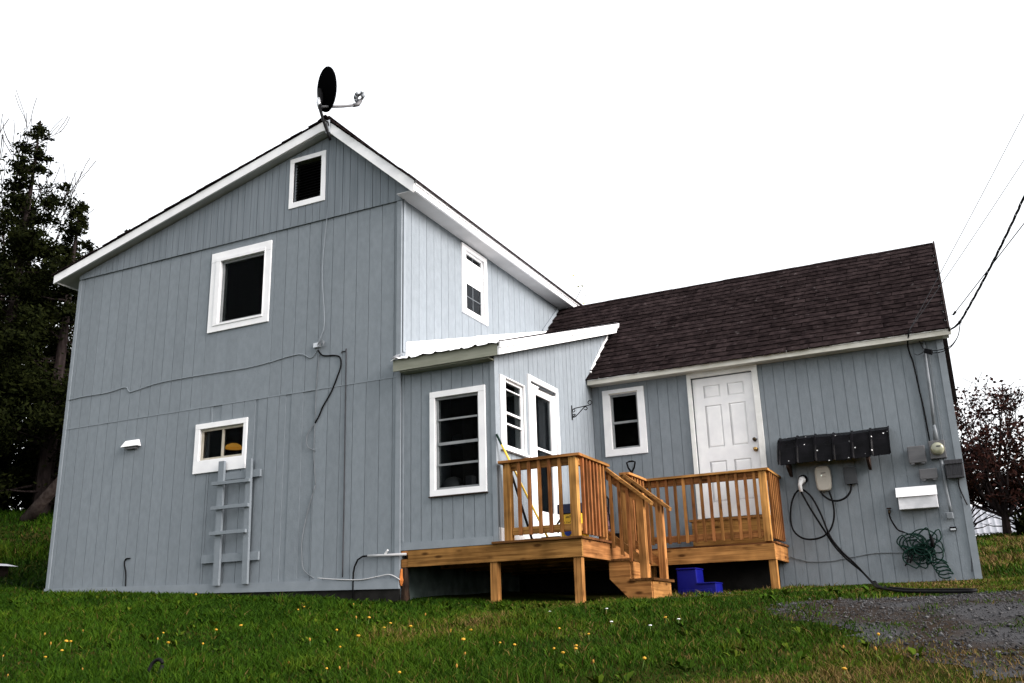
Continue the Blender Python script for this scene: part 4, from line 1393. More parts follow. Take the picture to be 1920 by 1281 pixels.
wire('charging_cable', 'thick black charging cable looped on the wing wall and trailing onto the ground',
     [(4.322, 3.25, .88), (4.33, 3.26, .84), (4.42, 3.29, .62), (4.56, 3.30, .33), (4.66, 3.29, .13), (4.80, 3.25, -.05), (4.98, 3.1, -.22), (5.12, 2.7, -.36),
      (5.27, 1.6, gz(5.27, 1.6) + .035), (5.42, .3, gz(5.42, .3) + .035), (5.60, -.55, gz(5.6, -.55) + .04), (5.85, -.95, gz(5.85, -.95) + .045), (6.15, -1.22, gz(6.15, -1.22) + .05),
      (6.30, -1.33, gz(6.30, -1.33) + .045), (6.24, -1.40, gz(6.24, -1.4) + .04), (6.0, -1.22, gz(6.0, -1.22) + .04), (5.72, -.92, gz(5.72, -.92) + .035), (5.50, -.45, gz(5.5, -.45) + .035),
      (5.36, .6, gz(5.36, .6) + .035), (5.20, 1.9, gz(5.2, 1.9) + .04), (5.06, 2.85, -.30), (4.90, 3.2, -.12), (4.74, 3.28, .06), (4.62, 3.29, .26),
      (4.54, 3.285, .55), (4.46, 3.28, .76), (4.39, 3.275, .86), (4.32, 3.285, .905), (4.24, 3.285, .86), (4.17, 3.285, .72), (4.135, 3.29, .52), (4.16, 3.29, .36),
      (4.26, 3.295, .26), (4.40, 3.30, .235), (4.54, 3.31, .27), (4.64, 3.315, .36), (4.70, 3.315, .52), (4.705, 3.315, .70), (4.675, 3.315, .86)], .0125, 'black_rubber', n=8)

mt_ = thing('electric_meter', 'round glass electric meter on a grey square base', 'electric meter', (0, 0, 0))
mb = MB(); mb.box(5.985, 6.178, 3.29, 3.372, 1.155, 1.390); mb.build('base', 'grey_plastic', mt_, bevel=.006)
mb = MB(); mb.lathe([(.082, 0), (.084, .02), (.076, .03), (.074, .085), (.066, .10), (.03, .105)], (6.083, 3.289, 1.275), 22, '-Y'); mb.build('glass_dome', 'meter_glass', mt_, smooth=True)
mb = MB(); mb.box(6.075, 6.125, 3.182, 3.1845, 1.288, 1.304); mb.build('display', 'dark_plastic', mt_)
mb = MB(); mb.tube([(6.086, 3.335, 1.60), (6.086, 3.335, 1.52), (6.084, 3.335, 1.392)], [.018, .028, .034], 10); mb.build('conduit', 'wire_grey', mt_, smooth=True)
mb = MB(); mb.tube([(6.118, 3.345, 2.74), (6.105, 3.345, 2.0), (6.086, 3.345, 1.58)], .020, 10); mb.build('conduit', 'wire_grey', mt_, smooth=True)
mb = MB(); mb.tube([(6.10, 3.345, 1.155), (6.112, 3.345, .95), (6.104, 3.345, .80), (6.118, 3.345, .56), (6.122, 3.34, .475)], .020, 8); mb.build('conduit', 'wire_grey', mt_, smooth=True)
mb = MB(); mb.tube([(6.165, 3.36, 1.16), (6.17, 3.36, 1.5), (6.16, 3.36, 2.7)], .005, 5); mb.build('wire', 'wire_grey', mt_)


def ebox(label, x0, x1, z0, z1, d, mat, lid=True, tabs=True):
    e = thing('electrical_box', label, 'electrical box', (0, 0, 0))
    mb = MB(); mb.box(x0 + .012, x1 - .012, 3.372 - d * .55, 3.372, z0 + .012, z1 - .012); mb.build('box', mat, e, bevel=.004)
    mb = MB(); mb.box(x0, x1, 3.372 - d, 3.371 - d * .55, z0, z1); mb.build('cover', mat, e, bevel=.010)
    if tabs:
        for a in (x0 + .02, x1 - .065):
            mb = MB(); mb.box(a, a + .045, 3.372 - d - .004, 3.372 - d * .6, z0 - .016, z0 - .001); mb.build('latch', 'grey_plastic', e)
    return e


ebox('squarish grey utility box left of the meter', 5.722, 5.935, 1.118, 1.340, .11, 'grey_plastic')
ebox('low wide grey utility box below the meter', 5.822, 6.038, .900, 1.036, .10, 'grey_plastic')
e = ebox('dark ribbed utility box at the right corner of the wing', 6.140, 6.350, .880, 1.112, .13, 'dark_plastic', tabs=False)
for k in range(9):
    mb = MB(); mb.box(6.155 + k * .021, 6.165 + k * .021, 3.236, 3.243, .925, 1.055); mb.build('rib', 'dark_plastic', e)
mb = MB(); mb.box(6.138, 6.352, 3.22, 3.2425, 1.060, 1.114); mb.build('lip', 'dark_plastic', e, bevel=.004)
ebox('small pale junction box low on the wing corner', 6.060, 6.143, .380, .466, .06, 'wire_grey', tabs=False)
ol = thing('outlet', 'small black outdoor outlet below the junction box', 'outlet', (0, 0, 0))
mb = MB(); mb.box(6.075, 6.155, 3.335, 3.374, .235, .285); mb.build('cover', 'black', ol, bevel=.006)
mb = MB(); mb.box(6.085, 6.145, 3.329, 3.336, .242, .262); mb.build('flap', 'galv', ol)
wire('cable', 'short black cable end hanging below the ribbed utility box', yw([(6.27, .88), (6.265, .78), (6.29, .66), (6.315, .57), (6.325, .545)], 3.35), .008, 'black_rubber')
wire('cable', 'thin dark cable running down the right corner of the wing', yw([(6.26, .66), (6.285, .55), (6.29, .2), (6.27, -.1), (6.25, -.28)], 3.376), .004, 'dark_plastic')

mbx = thing('mailbox', 'white metal mailbox with folding lid on the wing wall', 'mailbox', (0, 0, 0))
mb = MB(); mb.prism([(3.374, .535), (3.374, .80), (3.29, .80), (3.245, .69), (3.235, .535)], 0, 5.525, 5.990); mb.build('body', 'mail_metal', mbx, bevel=.003)
mb = MB(); mb.prism([(3.372, .825), (3.372, .815), (3.29, .808), (3.225, .690), (3.218, .692), (3.285, .820)], 0, 5.508, 6.000); mb.build('lid', 'white_metal', mbx)

# green cord tangle hanging on the wall
cg = thing('extension_cord', 'tangled dark green extension cord hanging low on the wing wall', 'cord', (0, 0, 0))
r3 = random.Random(21)
pts = [(5.53, 3.35, .255)]
for k in range(17):
    cx = r3.uniform(5.58, 5.86); cz = r3.uniform(-.08, .18)
    ra, rb = r3.uniform(.05, .15), r3.uniform(.05, .14); ph = r3.uniform(0, 6.28); sg = r3.choice((-1, 1)); y_ = r3.uniform(3.26, 3.345)
    for j in range(9):
        a = ph + sg * 6.28 * j / 9
        pts.append((cx + ra * math.cos(a) * 1.1, y_ + r3.uniform(-.012, .012), cz + rb * math.sin(a)))
for k in range(4):
    cx = 5.94 + .02 * k; cz = -.16 - .045 * k
    for j in range(8):
        a = 6.28 * j / 8
        pts.append((cx - .05 + .085 * math.cos(a), 3.30, cz + .05 * math.sin(a)))


def smooth_pts(pts, n=3):
    P = [Vector(p) for p in pts]; out = []
    for i in range(len(P) - 1):
        p0 = P[max(i - 1, 0)]; p1 = P[i]; p2 = P[i + 1]; p3 = P[min(i + 2, len(P) - 1)]
        for k in range(n):
            t = k / n
            out.append(.5 * ((2 * p1) + (-p0 + p2) * t + (2 * p0 - 5 * p1 + 4 * p2 - p3) * t * t + (-p0 + 3 * p1 - 3 * p2 + p3) * t ** 3))
    return out + [P[-1]]


mb = MB(); mb.tube(smooth_pts(pts), .0085, 6); mb.build('cord', 'cord_green', cg, smooth=True)
mb = MB(); mb.tube([(5.84, 3.28, .20), (5.86, 3.25, .12), (5.85, 3.25, .05)], [.014, .022, .018], 8); mb.build('socket_end', 'black_rubber', cg, smooth=True)
for k in range(2):
    mb = MB(); mb.tube([(5.60 - .05 * k, 3.30, -.02 - .02 * k), (5.575 - .05 * k, 3.29, -.10 - .03 * k), (5.55 - .06 * k, 3.29, -.14 - .03 * k)], [.008, .014, .010], 6); mb.build('socket_end', 'black_rubber', cg)
wire('cable', 'short dark cord plugged in above the green tangle', [(5.395, 3.372, .535), (5.39, 3.33, .50), (5.395, 3.33, .44), (5.43, 3.33, .35), (5.47, 3.335, .285), (5.535, 3.35, .255)], .010, 'black_rubber')
hb = thing('hose_bib', 'small red-brown faucet above the green cord', 'faucet', (0, 0, 0))
mb = MB(); mb.tube([(5.392, 3.378, .54), (5.392, 3.33, .54), (5.390, 3.315, .50)], [.018, .016, .014], 8); mb.build('spout', 'dark_bronze', hb, smooth=True)
mb = MB(); mb.lathe([(.028, 0), (.03, .006), (.028, .012)], (5.392, 3.345, .565), 10); mb.build('handwheel', 'skirt_brown', hb)
wire('cable', 'thin grey cable sagging low across the wing wall from the deck', yw([(4.06, .03), (4.2, -.02), (4.325, -.05), (4.6, -.055), (4.873, -.018), (5.143, .012), (5.50, .0)], 3.374), .006)

# service wires at the eave
wire('cable', 'black service cable hanging down the wing wall from the eave', [(5.975, 3.14, 2.87), (5.955, 3.15, 2.80), (5.925, 3.25, 2.70), (5.93, 3.35, 2.60), (5.955, 3.355, 2.46), (5.975, 3.36, 2.1), (5.992, 3.36, 1.85), (6.003, 3.36, 1.4), (6.003, 3.34, 1.30)], .010, 'black_rubber')
wire('cable', 'pair of loose wires from the eave into the conduit top', [(5.99, 3.15, 2.85), (6.02, 3.25, 2.78), (6.07, 3.33, 2.75), (6.09, 3.33, 2.68), (6.115, 3.335, 2.62)], .007, 'dark_plastic')
sc_ = thing('cable_splice', 'black splice block below the eave at the wing corner', 'splice block', (0, 0, 0))
mb = MB(); mb.add([(6.105, 3.25, 2.560), (6.195, 3.22, 2.515), (6.205, 3.27, 2.515), (6.115, 3.30, 2.560), (6.115, 3.25, 2.625), (6.21, 3.22, 2.580), (6.22, 3.27, 2.580), (6.125, 3.30, 2.625)], MB.BF)
mb.build('block', 'black', sc_, bevel=.006)
for k in range(2):
    mb = MB(); mb.tube(smooth_pts([(6.20, 3.245, 2.57 - .03 * k), (6.32, 3.23, 2.565 - .03 * k), (6.44, 3.20, 2.59 - .015 * k), (6.54, 3.16, 2.69), (6.58, 3.13, 2.80), (6.60, 3.11, 2.875)]), .006, 6); mb.build('wire', 'black_rubber', sc_)
mb = MB(); mb.tube(smooth_pts([(6.11, 3.27, 2.58), (6.03, 3.29, 2.55), (5.99, 3.30, 2.575)]), .006, 6); mb.build('wire', 'dark_plastic', sc_)
sv = thing('service_drop', 'thick twisted service cable running from the eave corner up out of frame', 'cable', (0, 0, 0))
mb = MB(); mb.tube([(6.44, 3.20, 2.80), (6.52, 3.17, 2.825), (6.58, 3.13, 2.86), (6.60, 3.11, 2.875)], [.012, .012, .016, .022], 6); mb.build('hook', 'iron', sv)
A, B = Vector((6.60, 3.11, 2.875)), Vector((7.44, 1.5, 3.77))
ln = [A.lerp(B, t) + Vector((0, 0, -.55 * t * (1 - t) * .28)) for t in np.linspace(0, 1, 12)]
dv = (B - A)
for t in np.linspace(.35, 9, 24):
    ln.append(B + dv * t + Vector((0, 0, .05 * t + .012 * t * t)))
for k in range(3):
    out = []
    P = smooth_pts(ln, 4)
    for i, p in enumerate(P):
        a = i * .55 + k * 2.09
        out.append(p + Vector((math.cos(a) * .010, math.sin(a) * .006, math.sin(a) * .010)))
    mb = MB(); mb.tube(out, .0070, 5); mb.build('strand', 'black_rubber', sv)
for lab, a, b in (('upper of two thin wires sweeping up from the wing roof', Vector((5.98, 3.14, 2.87)), Vector((7.77, 3.0, 5.53))),
                  ('lower of two thin wires sweeping up from the wing roof', Vector((5.975, 3.135, 2.86)), Vector((7.67, 3.0, 4.89)))):
    b2 = Vector((a.x + (b.x - a.x) * .97, 2.2, 0))
    dv = Vector((b.x - a.x, b.y - a.y, b.z - a.z))
    pts = [a + dv * t + Vector((0, 0, -.10 * math.sin(min(t, 1) * math.pi) * .2)) for t in np.linspace(0, 9, 40)]
    mb = MB(); mb.tube(pts, .0045, 5)
    tag(mb.build('overhead_wire', 'dark_plastic'), lab, 'wire')
gw = thing('guy_wire', 'thin wire with a small clamp running beside the service cable', 'wire', (0, 0, 0))
A, B = Vector((6.555, 3.4, 3.085)), Vector((7.39, 1.5, 3.46))
mb = MB(); mb.tube([A + (B - A) * t for t in (0, 1, 4, 9)], .006, 5); mb.build('wire_strand', 'black_rubber', gw)
mb = MB(); mb.tube([A - (B - A) * .025, A + (B - A) * .012], [.012, .018], 6); mb.build('clamp', 'iron', gw)
mb = MB(); mb.tube([A, (6.47, 3.5, 3.08), (6.43, 3.55, 3.12)], .003, 4); mb.build('tail', 'iron', gw)

# scroll bracket on the porch side wall
hk = thing('plant_hook', 'black scrolled iron plant bracket on the porch side wall', 'bracket', (0, 0, 0))
mb = MB(MQ); mb.box(2.508, 2.524, .001, .012, 2.085, 2.300); mb.build('back_bar', 'iron', hk)
fl = lambda a, b: (PX + a, 2.516 - .03 * a, b)
mb = MB(); mb.tube(smooth_pts([fl(.012, 2.215), fl(.035, 2.245), fl(.10, 2.255), fl(.20, 2.262), fl(.29, 2.272), fl(.325, 2.295), fl(.32, 2.325), fl(.29, 2.335), fl(.265, 2.315), fl(.275, 2.29)]), .007, 6); mb.build('arm', 'iron', hk)
mb = MB(); mb.tube(smooth_pts([fl(.015, 2.155), fl(.05, 2.165), fl(.055, 2.15), fl(.015, 2.125), fl(.05, 2.125), fl(.10, 2.16), fl(.20, 2.245), fl(.235, 2.25), fl(.25, 2.225), fl(.225, 2.205), fl(.205, 2.22)]), .007, 6); mb.build('brace', 'iron', hk)
mb = MB(); mb.tube(smooth_pts([fl(.04, 2.245), fl(.055, 2.22), fl(.04, 2.20), fl(.015, 2.205)]), .006, 6); mb.build('scroll', 'iron', hk)

# low box with pale lid at the left edge
fb = thing('lidded_box', 'dark box with pale flat lid on the lawn at the left edge', 'box', (-10.95, 2.25, gz(-10.95, 2.25)))
mb = MB(); mb.box(-.6, .48, -.30, .30, -.2, .22); mb.build('body', 'dark_wood', fb, bevel=.02)
mb = MB(); mb.add([(-.8, -.40, .221), (.62, -.40, .221), (.62, .40, .221), (-.8, .40, .221), (-.62, -.30, .285), (.42, -.30, .275), (.42, .30, .275), (-.62, .30, .285)], MB.BF); mb.build('lid', 'slab_stone', fb, bevel=.01)
mb = MB(); mb.tube([(1.2 + .055 * math.cos(a), -4.98 + .02 * math.sin(a), gz(1.2, -4.98) + .075 + .055 * math.sin(a)) for a in np.linspace(.6, 6.6, 16)], .013, 6)
tag(mb.build('rubber_loop', 'black_rubber', smooth=True), 'small black rubber loop sticking out of the grass at the bottom edge', 'rubber loop')

# ------------------------------------------------------------------ trees
def unit(n, r_):
    v = r_.normal(size=(n, 3)); return v / np.linalg.norm(v, axis=1, keepdims=True)


def leaf_mesh(name, P, size, mat, r_, asp=.55, flat=0.):
    """diamond-shaped leaves at points P, size per leaf"""
    n = len(P)
    a = unit(n, r_); b = unit(n, r_)
    if flat:
        a[:, 2] *= (1 - flat); a /= np.linalg.norm(a, axis=1, keepdims=True)
        b[:, 2] *= (1 - flat); b /= np.linalg.norm(b, axis=1, keepdims=True)
    b = np.cross(a, b); b /= np.maximum(np.linalg.norm(b, axis=1, keepdims=True), 1e-6)
    s = np.asarray(size).reshape(-1, 1)
    c = np.cross(a, b)
    V = np.stack([P - a * s, P + b * s * asp + c * s * .15, P + a * s, P - b * s * asp + c * s * .15], 1).reshape(-1, 3)
    i = np.arange(n) * 4
    return fast_mesh(name, V, np.arange(n * 4), i, np.full(n, 4), [mat])


def limb(mb, p, d, L, r0, depth, r_, tips, spread=.6, lift=.15, kids=(2, 4), n=5, seg=5, shrink=.62, wig=.16, rmin=.012):
    d = d.normalized()
    pts, rs = [p.copy()], [r0]
    q = p.copy()
    for i in range(seg):
        d = (d + Vector((r_.uniform(-1, 1), r_.uniform(-1, 1), r_.uniform(-.6, .9))) * wig + Vector((0, 0, lift * .25))).normalized()
        q = q + d * (L / seg)
        pts.append(q.copy()); rs.append(max(r0 * (1 - .62 * (i + 1) / seg), rmin))
        if depth <= 1:
            tips.append((q.copy(), d.copy()))
    mb.tube(pts, rs, n if r0 > .03 else 4, caps=False)
    if depth > 0:
        for k in range(r_.randint(*kids)):
            t = r_.uniform(.35, 1.0)
            i = min(int(t * seg), seg - 1)
            b = pts[i].lerp(pts[i + 1], t * seg - i)
            ax_ = Vector((r_.uniform(-1, 1), r_.uniform(-1, 1), r_.uniform(-.3, .7))).normalized()
            nd = (d * (1 - spread) + ax_ * spread)
            limb(mb, b, nd, L * shrink * r_.uniform(.75, 1.15), rs[i] * .62, depth - 1, r_, tips, spread, lift, kids, n, max(3, seg - 1), shrink, wig, rmin)


def cedar(label, x, y, h, rad, seed, lean=(0, 0), lo=.10, nleaf=15000):
    r_ = random.Random(seed); q = np.random.default_rng(seed)
    z = gz(x, y)
    t = thing('cedar_tree', label, 'tree', (x, y, z), 'dark evergreens left of the house')
    mb = MB()
    mb.tube([(0, 0, -.4), (lean[0] * .2, lean[1] * .2, h * .25), (lean[0] * .6, lean[1] * .6, h * .6), (lean[0], lean[1], h)], [.26, .20, .11, .015], 8, caps=False)
    C = []; S = []
    nb = int(h * 11)
    for k in range(nb):
        f = lo + (1 - lo) * (k + r_.random()) / nb
        prof = (1 - f) ** .95 * (.55 + .45 * min(1, (f - lo) / .12)) + .03
        L = rad * prof * r_.uniform(.5, 1.25)
        a = r_.uniform(0, 6.283)
        b0 = Vector((lean[0] * f, lean[1] * f, h * f))
        d = Vector((math.cos(a), math.sin(a), r_.uniform(-.25, .25)))
        pts = [b0]
        for s in range(1, 5):
            pts.append(b0 + d * (L * s / 4) + Vector((0, 0, .10 * L * (s / 4) ** 2 - .05 * s * r_.random())))
        mb.tube(pts, [.028 * (1 - f) + .012, .02, .014, .009, .004], 4, caps=False)
        for s in range(5):
            u = r_.uniform(.35, 1.05)
            i = min(int(u * 4), 3)
            C.append(pts[i].lerp(pts[i + 1], min(u * 4 - i, 1))); S.append(.06 + .21 * min(1, prof * 1.5))
    mb.build('trunk', 'bark', t)
    C = np.array([tuple(c) for c in C])
    S = np.array(S)
    per = np.maximum(2, (nleaf * S ** 2 / (S ** 2).sum() * q.uniform(.3, 1.7, len(S))).astype(int))
    P = np.repeat(C, per, 0) + q.normal(size=(per.sum(), 3)) * np.repeat(S * q.uniform(.6, 1.2, len(S)), per)[:, None] * np.array([1., 1., .6])
    me = leaf_mesh('crown', P, q.uniform(.03, .095, len(P)), 'cedar_leaf', q, .42, .25)
    o = bpy.data.objects.new('crown', me); COL.objects.link(o); o.parent = t


cedar('tall dark cedar with visible leaning spire at the left edge', -17.75, 7.0, 12.0, 4.2, 1, (.15, .1), lo=.06, nleaf=60000)
cedar('dense dark cedar close to the left corner of the house', -16.5, 7.8, 9.3, 4.0, 2, (.2, 0), lo=.03, nleaf=60000)
cedar('broad dark cedar cut by the left picture edge', -19.4, 8.6, 9.8, 4.4, 3, lo=.04, nleaf=50000)
cedar('lower dark cedar partly hidden behind the left house corner', -18.2, 11.5, 9.6, 4.4, 4, lo=.03, nleaf=50000)


def tree(name, label, x, y, h, seed, bark, leaf, nper, lsize, depth=3, r0=.12, spread=.6, group=None, stems=1, tilt=(0, 0), kids=(3, 4), lspread=.12, frac=1., Lf=.5, lift=.15, cat='tree', wig=.16, rmin=.012):
    r_ = random.Random(seed); q = np.random.default_rng(seed)
    t = thing(name, label, cat, (x, y, gz(x, y)), group)
    mb = MB(); tips = []
    for s in range(stems):
        d = Vector((tilt[0] + (r_.uniform(-.5, .5) if stems > 1 else 0), tilt[1] + (r_.uniform(-.4, .4) if stems > 1 else 0), 1))
        limb(mb, Vector((r_.uniform(-.1, .1) * (stems > 1), 0, -.2)), d, h * Lf, r0, depth, r_, tips, spread, lift, kids, 7, 7, .62, wig, rmin)
    mb.build('trunk', bark, t)
    if leaf:
        P = np.array([tuple(p) for p, d in tips])
        if frac < 1:
            P = P[q.random(len(P)) < frac]
        P = np.repeat(P, nper, 0) + q.normal(size=(len(P) * nper, 3)) * lspread
        me = leaf_mesh('crown', P, q.uniform(lsize * .6, lsize * 1.25, len(P)), leaf, q, .6)
        o = bpy.data.objects.new('crown', me); COL.objects.link(o); o.parent = t
    return t


tree('bare_tree', 'tall bare tree with thin upswept twigs at the top left', -23.9, 10.5, 14.6, 6, 'bark', None, 0, 0, depth=4, r0=.22, spread=.34, group='leafless trees left of the house', Lf=.60, kids=(3, 5), lift=.25, wig=.22, rmin=.015)
tree('bare_tree', 'bare tree with twigs leaning right above the shallow roof', -20.9, 11.5, 8.3, 9, 'bark', 'bud_leaf', 1, .03, depth=4, r0=.18, spread=.5, group='leafless trees left of the house', Lf=.62, tilt=(.2, 0), kids=(2, 3), frac=.3, wig=.26, rmin=.013)
tree('budding_tree', 'sparse budding tree peeking over the long left roof slope', -21.9, 15.5, 8.0, 14, 'bark', 'bud_leaf', 2, .045, depth=4, r0=.16, spread=.55, group='budding trees behind the house', Lf=.55, frac=.5, lspread=.2)
tree('budding_tree', 'yellow-green twigs just above the valley between roofs', -5.7, 16.3, 8.0, 17, 'bark', 'bud_leaf', 3, .05, depth=4, r0=.12, spread=.5, group='budding trees behind the house', Lf=.55, frac=.6, lspread=.2)


def shrub(name, label, x, y, rx, rz, seed, leaf, n, size, group=None, bark='bark', zlo=.03):
    r_ = random.Random(seed); q = np.random.default_rng(seed)
    t = thing(name, label, 'shrub', (x, y, gz(x, y)), group)
    mb = MB(); C = []
    for k in range(34):
        a = r_.uniform(0, 6.28); e = r_.uniform(.15, 1.4)
        d = Vector((math.cos(a) * math.cos(e) * rx, math.sin(a) * math.cos(e) * rx, math.sin(e) * rz)) * r_.uniform(.6, 1.05)
        pts = [Vector((0, 0, -.1)), d * .4 + Vector((0, 0, .1)), d * .75, d]
        mb.tube(pts, [.03, .02, .012, .005], 4, caps=False)
        for s in range(7):
            u = r_.uniform(.35, 1.02)
            C.append(d * u)
    mb.build('stems', bark, t)
    C = np.array([tuple(c) for c in C]); per = max(1, n // len(C))
    P = np.repeat(C, per, 0) + q.normal(size=(len(C) * per, 3)) * np.array([rx, rx, rz]) * .10
    P = P[P[:, 2] > zlo]
    me = leaf_mesh('crown', P, q.uniform(size * .6, size * 1.3, len(P)), leaf, q, .6)
    o = bpy.data.objects.new('crown', me); COL.objects.link(o); o.parent = t


for k, (x, y, rx, rz, lab) in enumerate(((-18.6, 11.2, 1.8, 2.6, 'dark undergrowth bush behind the cedar trunks at far left'), (-16.2, 13.6, 1.9, 3.2, 'dark undergrowth bush behind the leaning log'),
                                         (-20.5, 12.8, 2.4, 4.2, 'tall dark bush filling the gap at the left edge'), (-14.6, 15.5, 2.2, 4.0, 'dark bush hidden mostly behind the left house corner'),
                                         (-17.6, 9.6, 1.7, 2.0, 'low dark bush around the cedar trunk feet'), (-21.6, 9.2, 2.2, 3.4, 'dark bush below the broad cedar at the picture edge'), (-18.9, 13.4, 2.6, 3.2, 'dark thicket low between the cedar trunks'), (-16.0, 16.0, 2.6, 3.0, 'dark thicket far behind the leaning log'), (-23.0, 15.5, 3.2, 5.5, 'large dark thicket at the back of the left trees'), (-18.2, 17.0, 3.0, 5.5, 'large dark thicket behind the cedars nearer the house'))):
    shrub('bush', lab, x, y, rx, rz, 40 + k, 'shrub_leaf', 9000, .14, 'undergrowth below the cedars')
lg = thing('fallen_log', 'pale leaning tree trunk propped behind the left house corner', 'log', (-15.35, 6.5, gz(-15.35, 6.5)))
mb = MB(); mb.tube([(-.15, 0, -.12), (.45, .03, .40), (1.1, .05, .95), (2.3, .15, 2.1)], [.17, .15, .13, .10], 9); mb.build('trunk', 'bark_pale', lg, smooth=True)

# right side: apple tree, rusty bushes, shed
t = thing('apple_tree', 'multi-stemmed tree with sparse dark red leaves right of the wing', 'tree', (7.05, 16, gz(7.05, 16)))
r_ = random.Random(33); q = np.random.default_rng(33)
mb = MB(); tips = []
for d, L, r0 in (((-.75, .1, .85), 1.95, .06), ((.03, -.1, 1.2), 2.1, .07), ((.75, .2, .85), 1.95, .06), ((-1.1, -.2, .55), 1.55, .045), ((1.2, -.3, .55), 1.6, .045), ((-.3, .6, .8), 1.6, .045), ((.35, -.5, .95), 1.7, .05), ((-.4, -.5, 1.0), 1.65, .05)):
    limb(mb, Vector((0, 0, .45)), Vector(d), L, r0, 3, r_, tips, .62, .05, (4, 5), 6, 6, .60, .18, .007)
mb.tube([(0, .02, -.3), (-.02, 0, .1), (0, 0, .55)], [.13, .10, .085], 8)
mb.build('trunk', 'bark', t)
P = np.array([tuple(p) for p, d in tips])
P = P[q.random(len(P)) < .42]
P = np.repeat(P, 4, 0) + q.normal(size=(len(P) * 4, 3)) * .06
o = bpy.data.objects.new('crown', leaf_mesh('crown', P, q.uniform(.03, .062, len(P)), 'red_leaf', q, .7)); COL.objects.link(o); o.parent = t
shrub('bush', 'dense rusty-brown bush behind the red-leaved tree', 7.6, 17.4, 1.5, 2.9, 61, 'rust_leaf', 5500, .07, 'bushes right of the wing', zlo=.75)
shrub('bush', 'rusty-brown bush close to the right wing corner', 5.9, 18.3, 1.5, 2.8, 62, 'rust_leaf', 5500, .07, 'bushes right of the wing', zlo=.95)
shrub('bush', 'rusty bush at the right picture edge behind the tree', 9.4, 18.2, 1.6, 2.9, 63, 'rust_leaf', 6000, .075, 'bushes right of the wing', zlo=.3)
shrub('bush', 'low olive bush at the right picture edge beside the trunk', 7.75, 15.4, .62, 1.0, 64, 'shrub_leaf', 4000, .06, 'bushes right of the wing')
sd_ = thing('shed', 'low shed with pale ribbed metal roof behind the red-leaved tree', 'shed', (0, 0, 0))
mb = MB(); mb.box(4.6, 12.4, 22.2, 26, .2, 1.47); mb.build('wall', 'dark_wood', sd_)
vs, fs = [], []
xs = np.arange(4.4, 12.6, .06)
for i, x in enumerate(xs):
    h = .03 if i % 3 == 0 else 0
    vs += [(x, 21.95, 1.52 + h), (x, 26.2, 2.75 + h), (x, 21.95, 1.49 + h), (x, 26.2, 2.72 + h)]
for i in range(len(xs) - 1):
    a = i * 4; b = a + 4
    fs += [(a, b, b + 1, a + 1), (a + 2, a + 3, b + 3, b + 2), (a, a + 2, b + 2, b)]
mb = MB(); mb.add(vs, fs); mb.build('metal_sheet', 'shed_metal', sd_)
fe = thing('picket_fence', 'dark low picket fence along the top of the right lawn', 'fence', (0, 0, 0))
mb = MB(); mb.box(5.0, 8.6, 20.62, 20.66, gz(6.8, 20.6) + .08, gz(6.8, 20.6) + .16); mb.build('rail', 'dark_wood', fe)
mb = MB(); mb.box(-.035, .035, -.012, .012, 0, .30); mb.add([(-.035, -.012, .30), (.035, -.012, .30), (.035, .012, .30), (-.035, .012, .30), (0, 0, .36)], [(0, 1, 4), (1, 2, 4), (2, 3, 4), (3, 0, 4)])
pk = mb.mesh('picket', 'dark_wood')
for k in range(42):
    o = bpy.data.objects.new('picket', pk); COL.objects.link(o); o.parent = fe
    x = 5.0 + k * .086
    o.location = (x, 20.6, gz(x, 20.6) - .02)

# ------------------------------------------------------------------ lawn
def blocked(x, y):
    b = (x < .02) & (x > WL - .02) & (y > -.035)
    b |= (x >= 0) & (x < 2.36) & (y > .30)
    b |= (x >= 2.3) & (x < 4.02) & (y > 2.75)
    b |= (x >= 2.34) & (x < 2.88) & (y > .95) & (y < 1.73)
    b |= (x >= 0) & (x < XR + .04) & (y > WY - .03) & (y < 8)
    return b


def scatter(x0, x1, y0, y1, dens):
    n = int((x1 - x0) * (y1 - y0) * dens)
    return nr.uniform(x0, x1, n), nr.uniform(y0, y1, n)


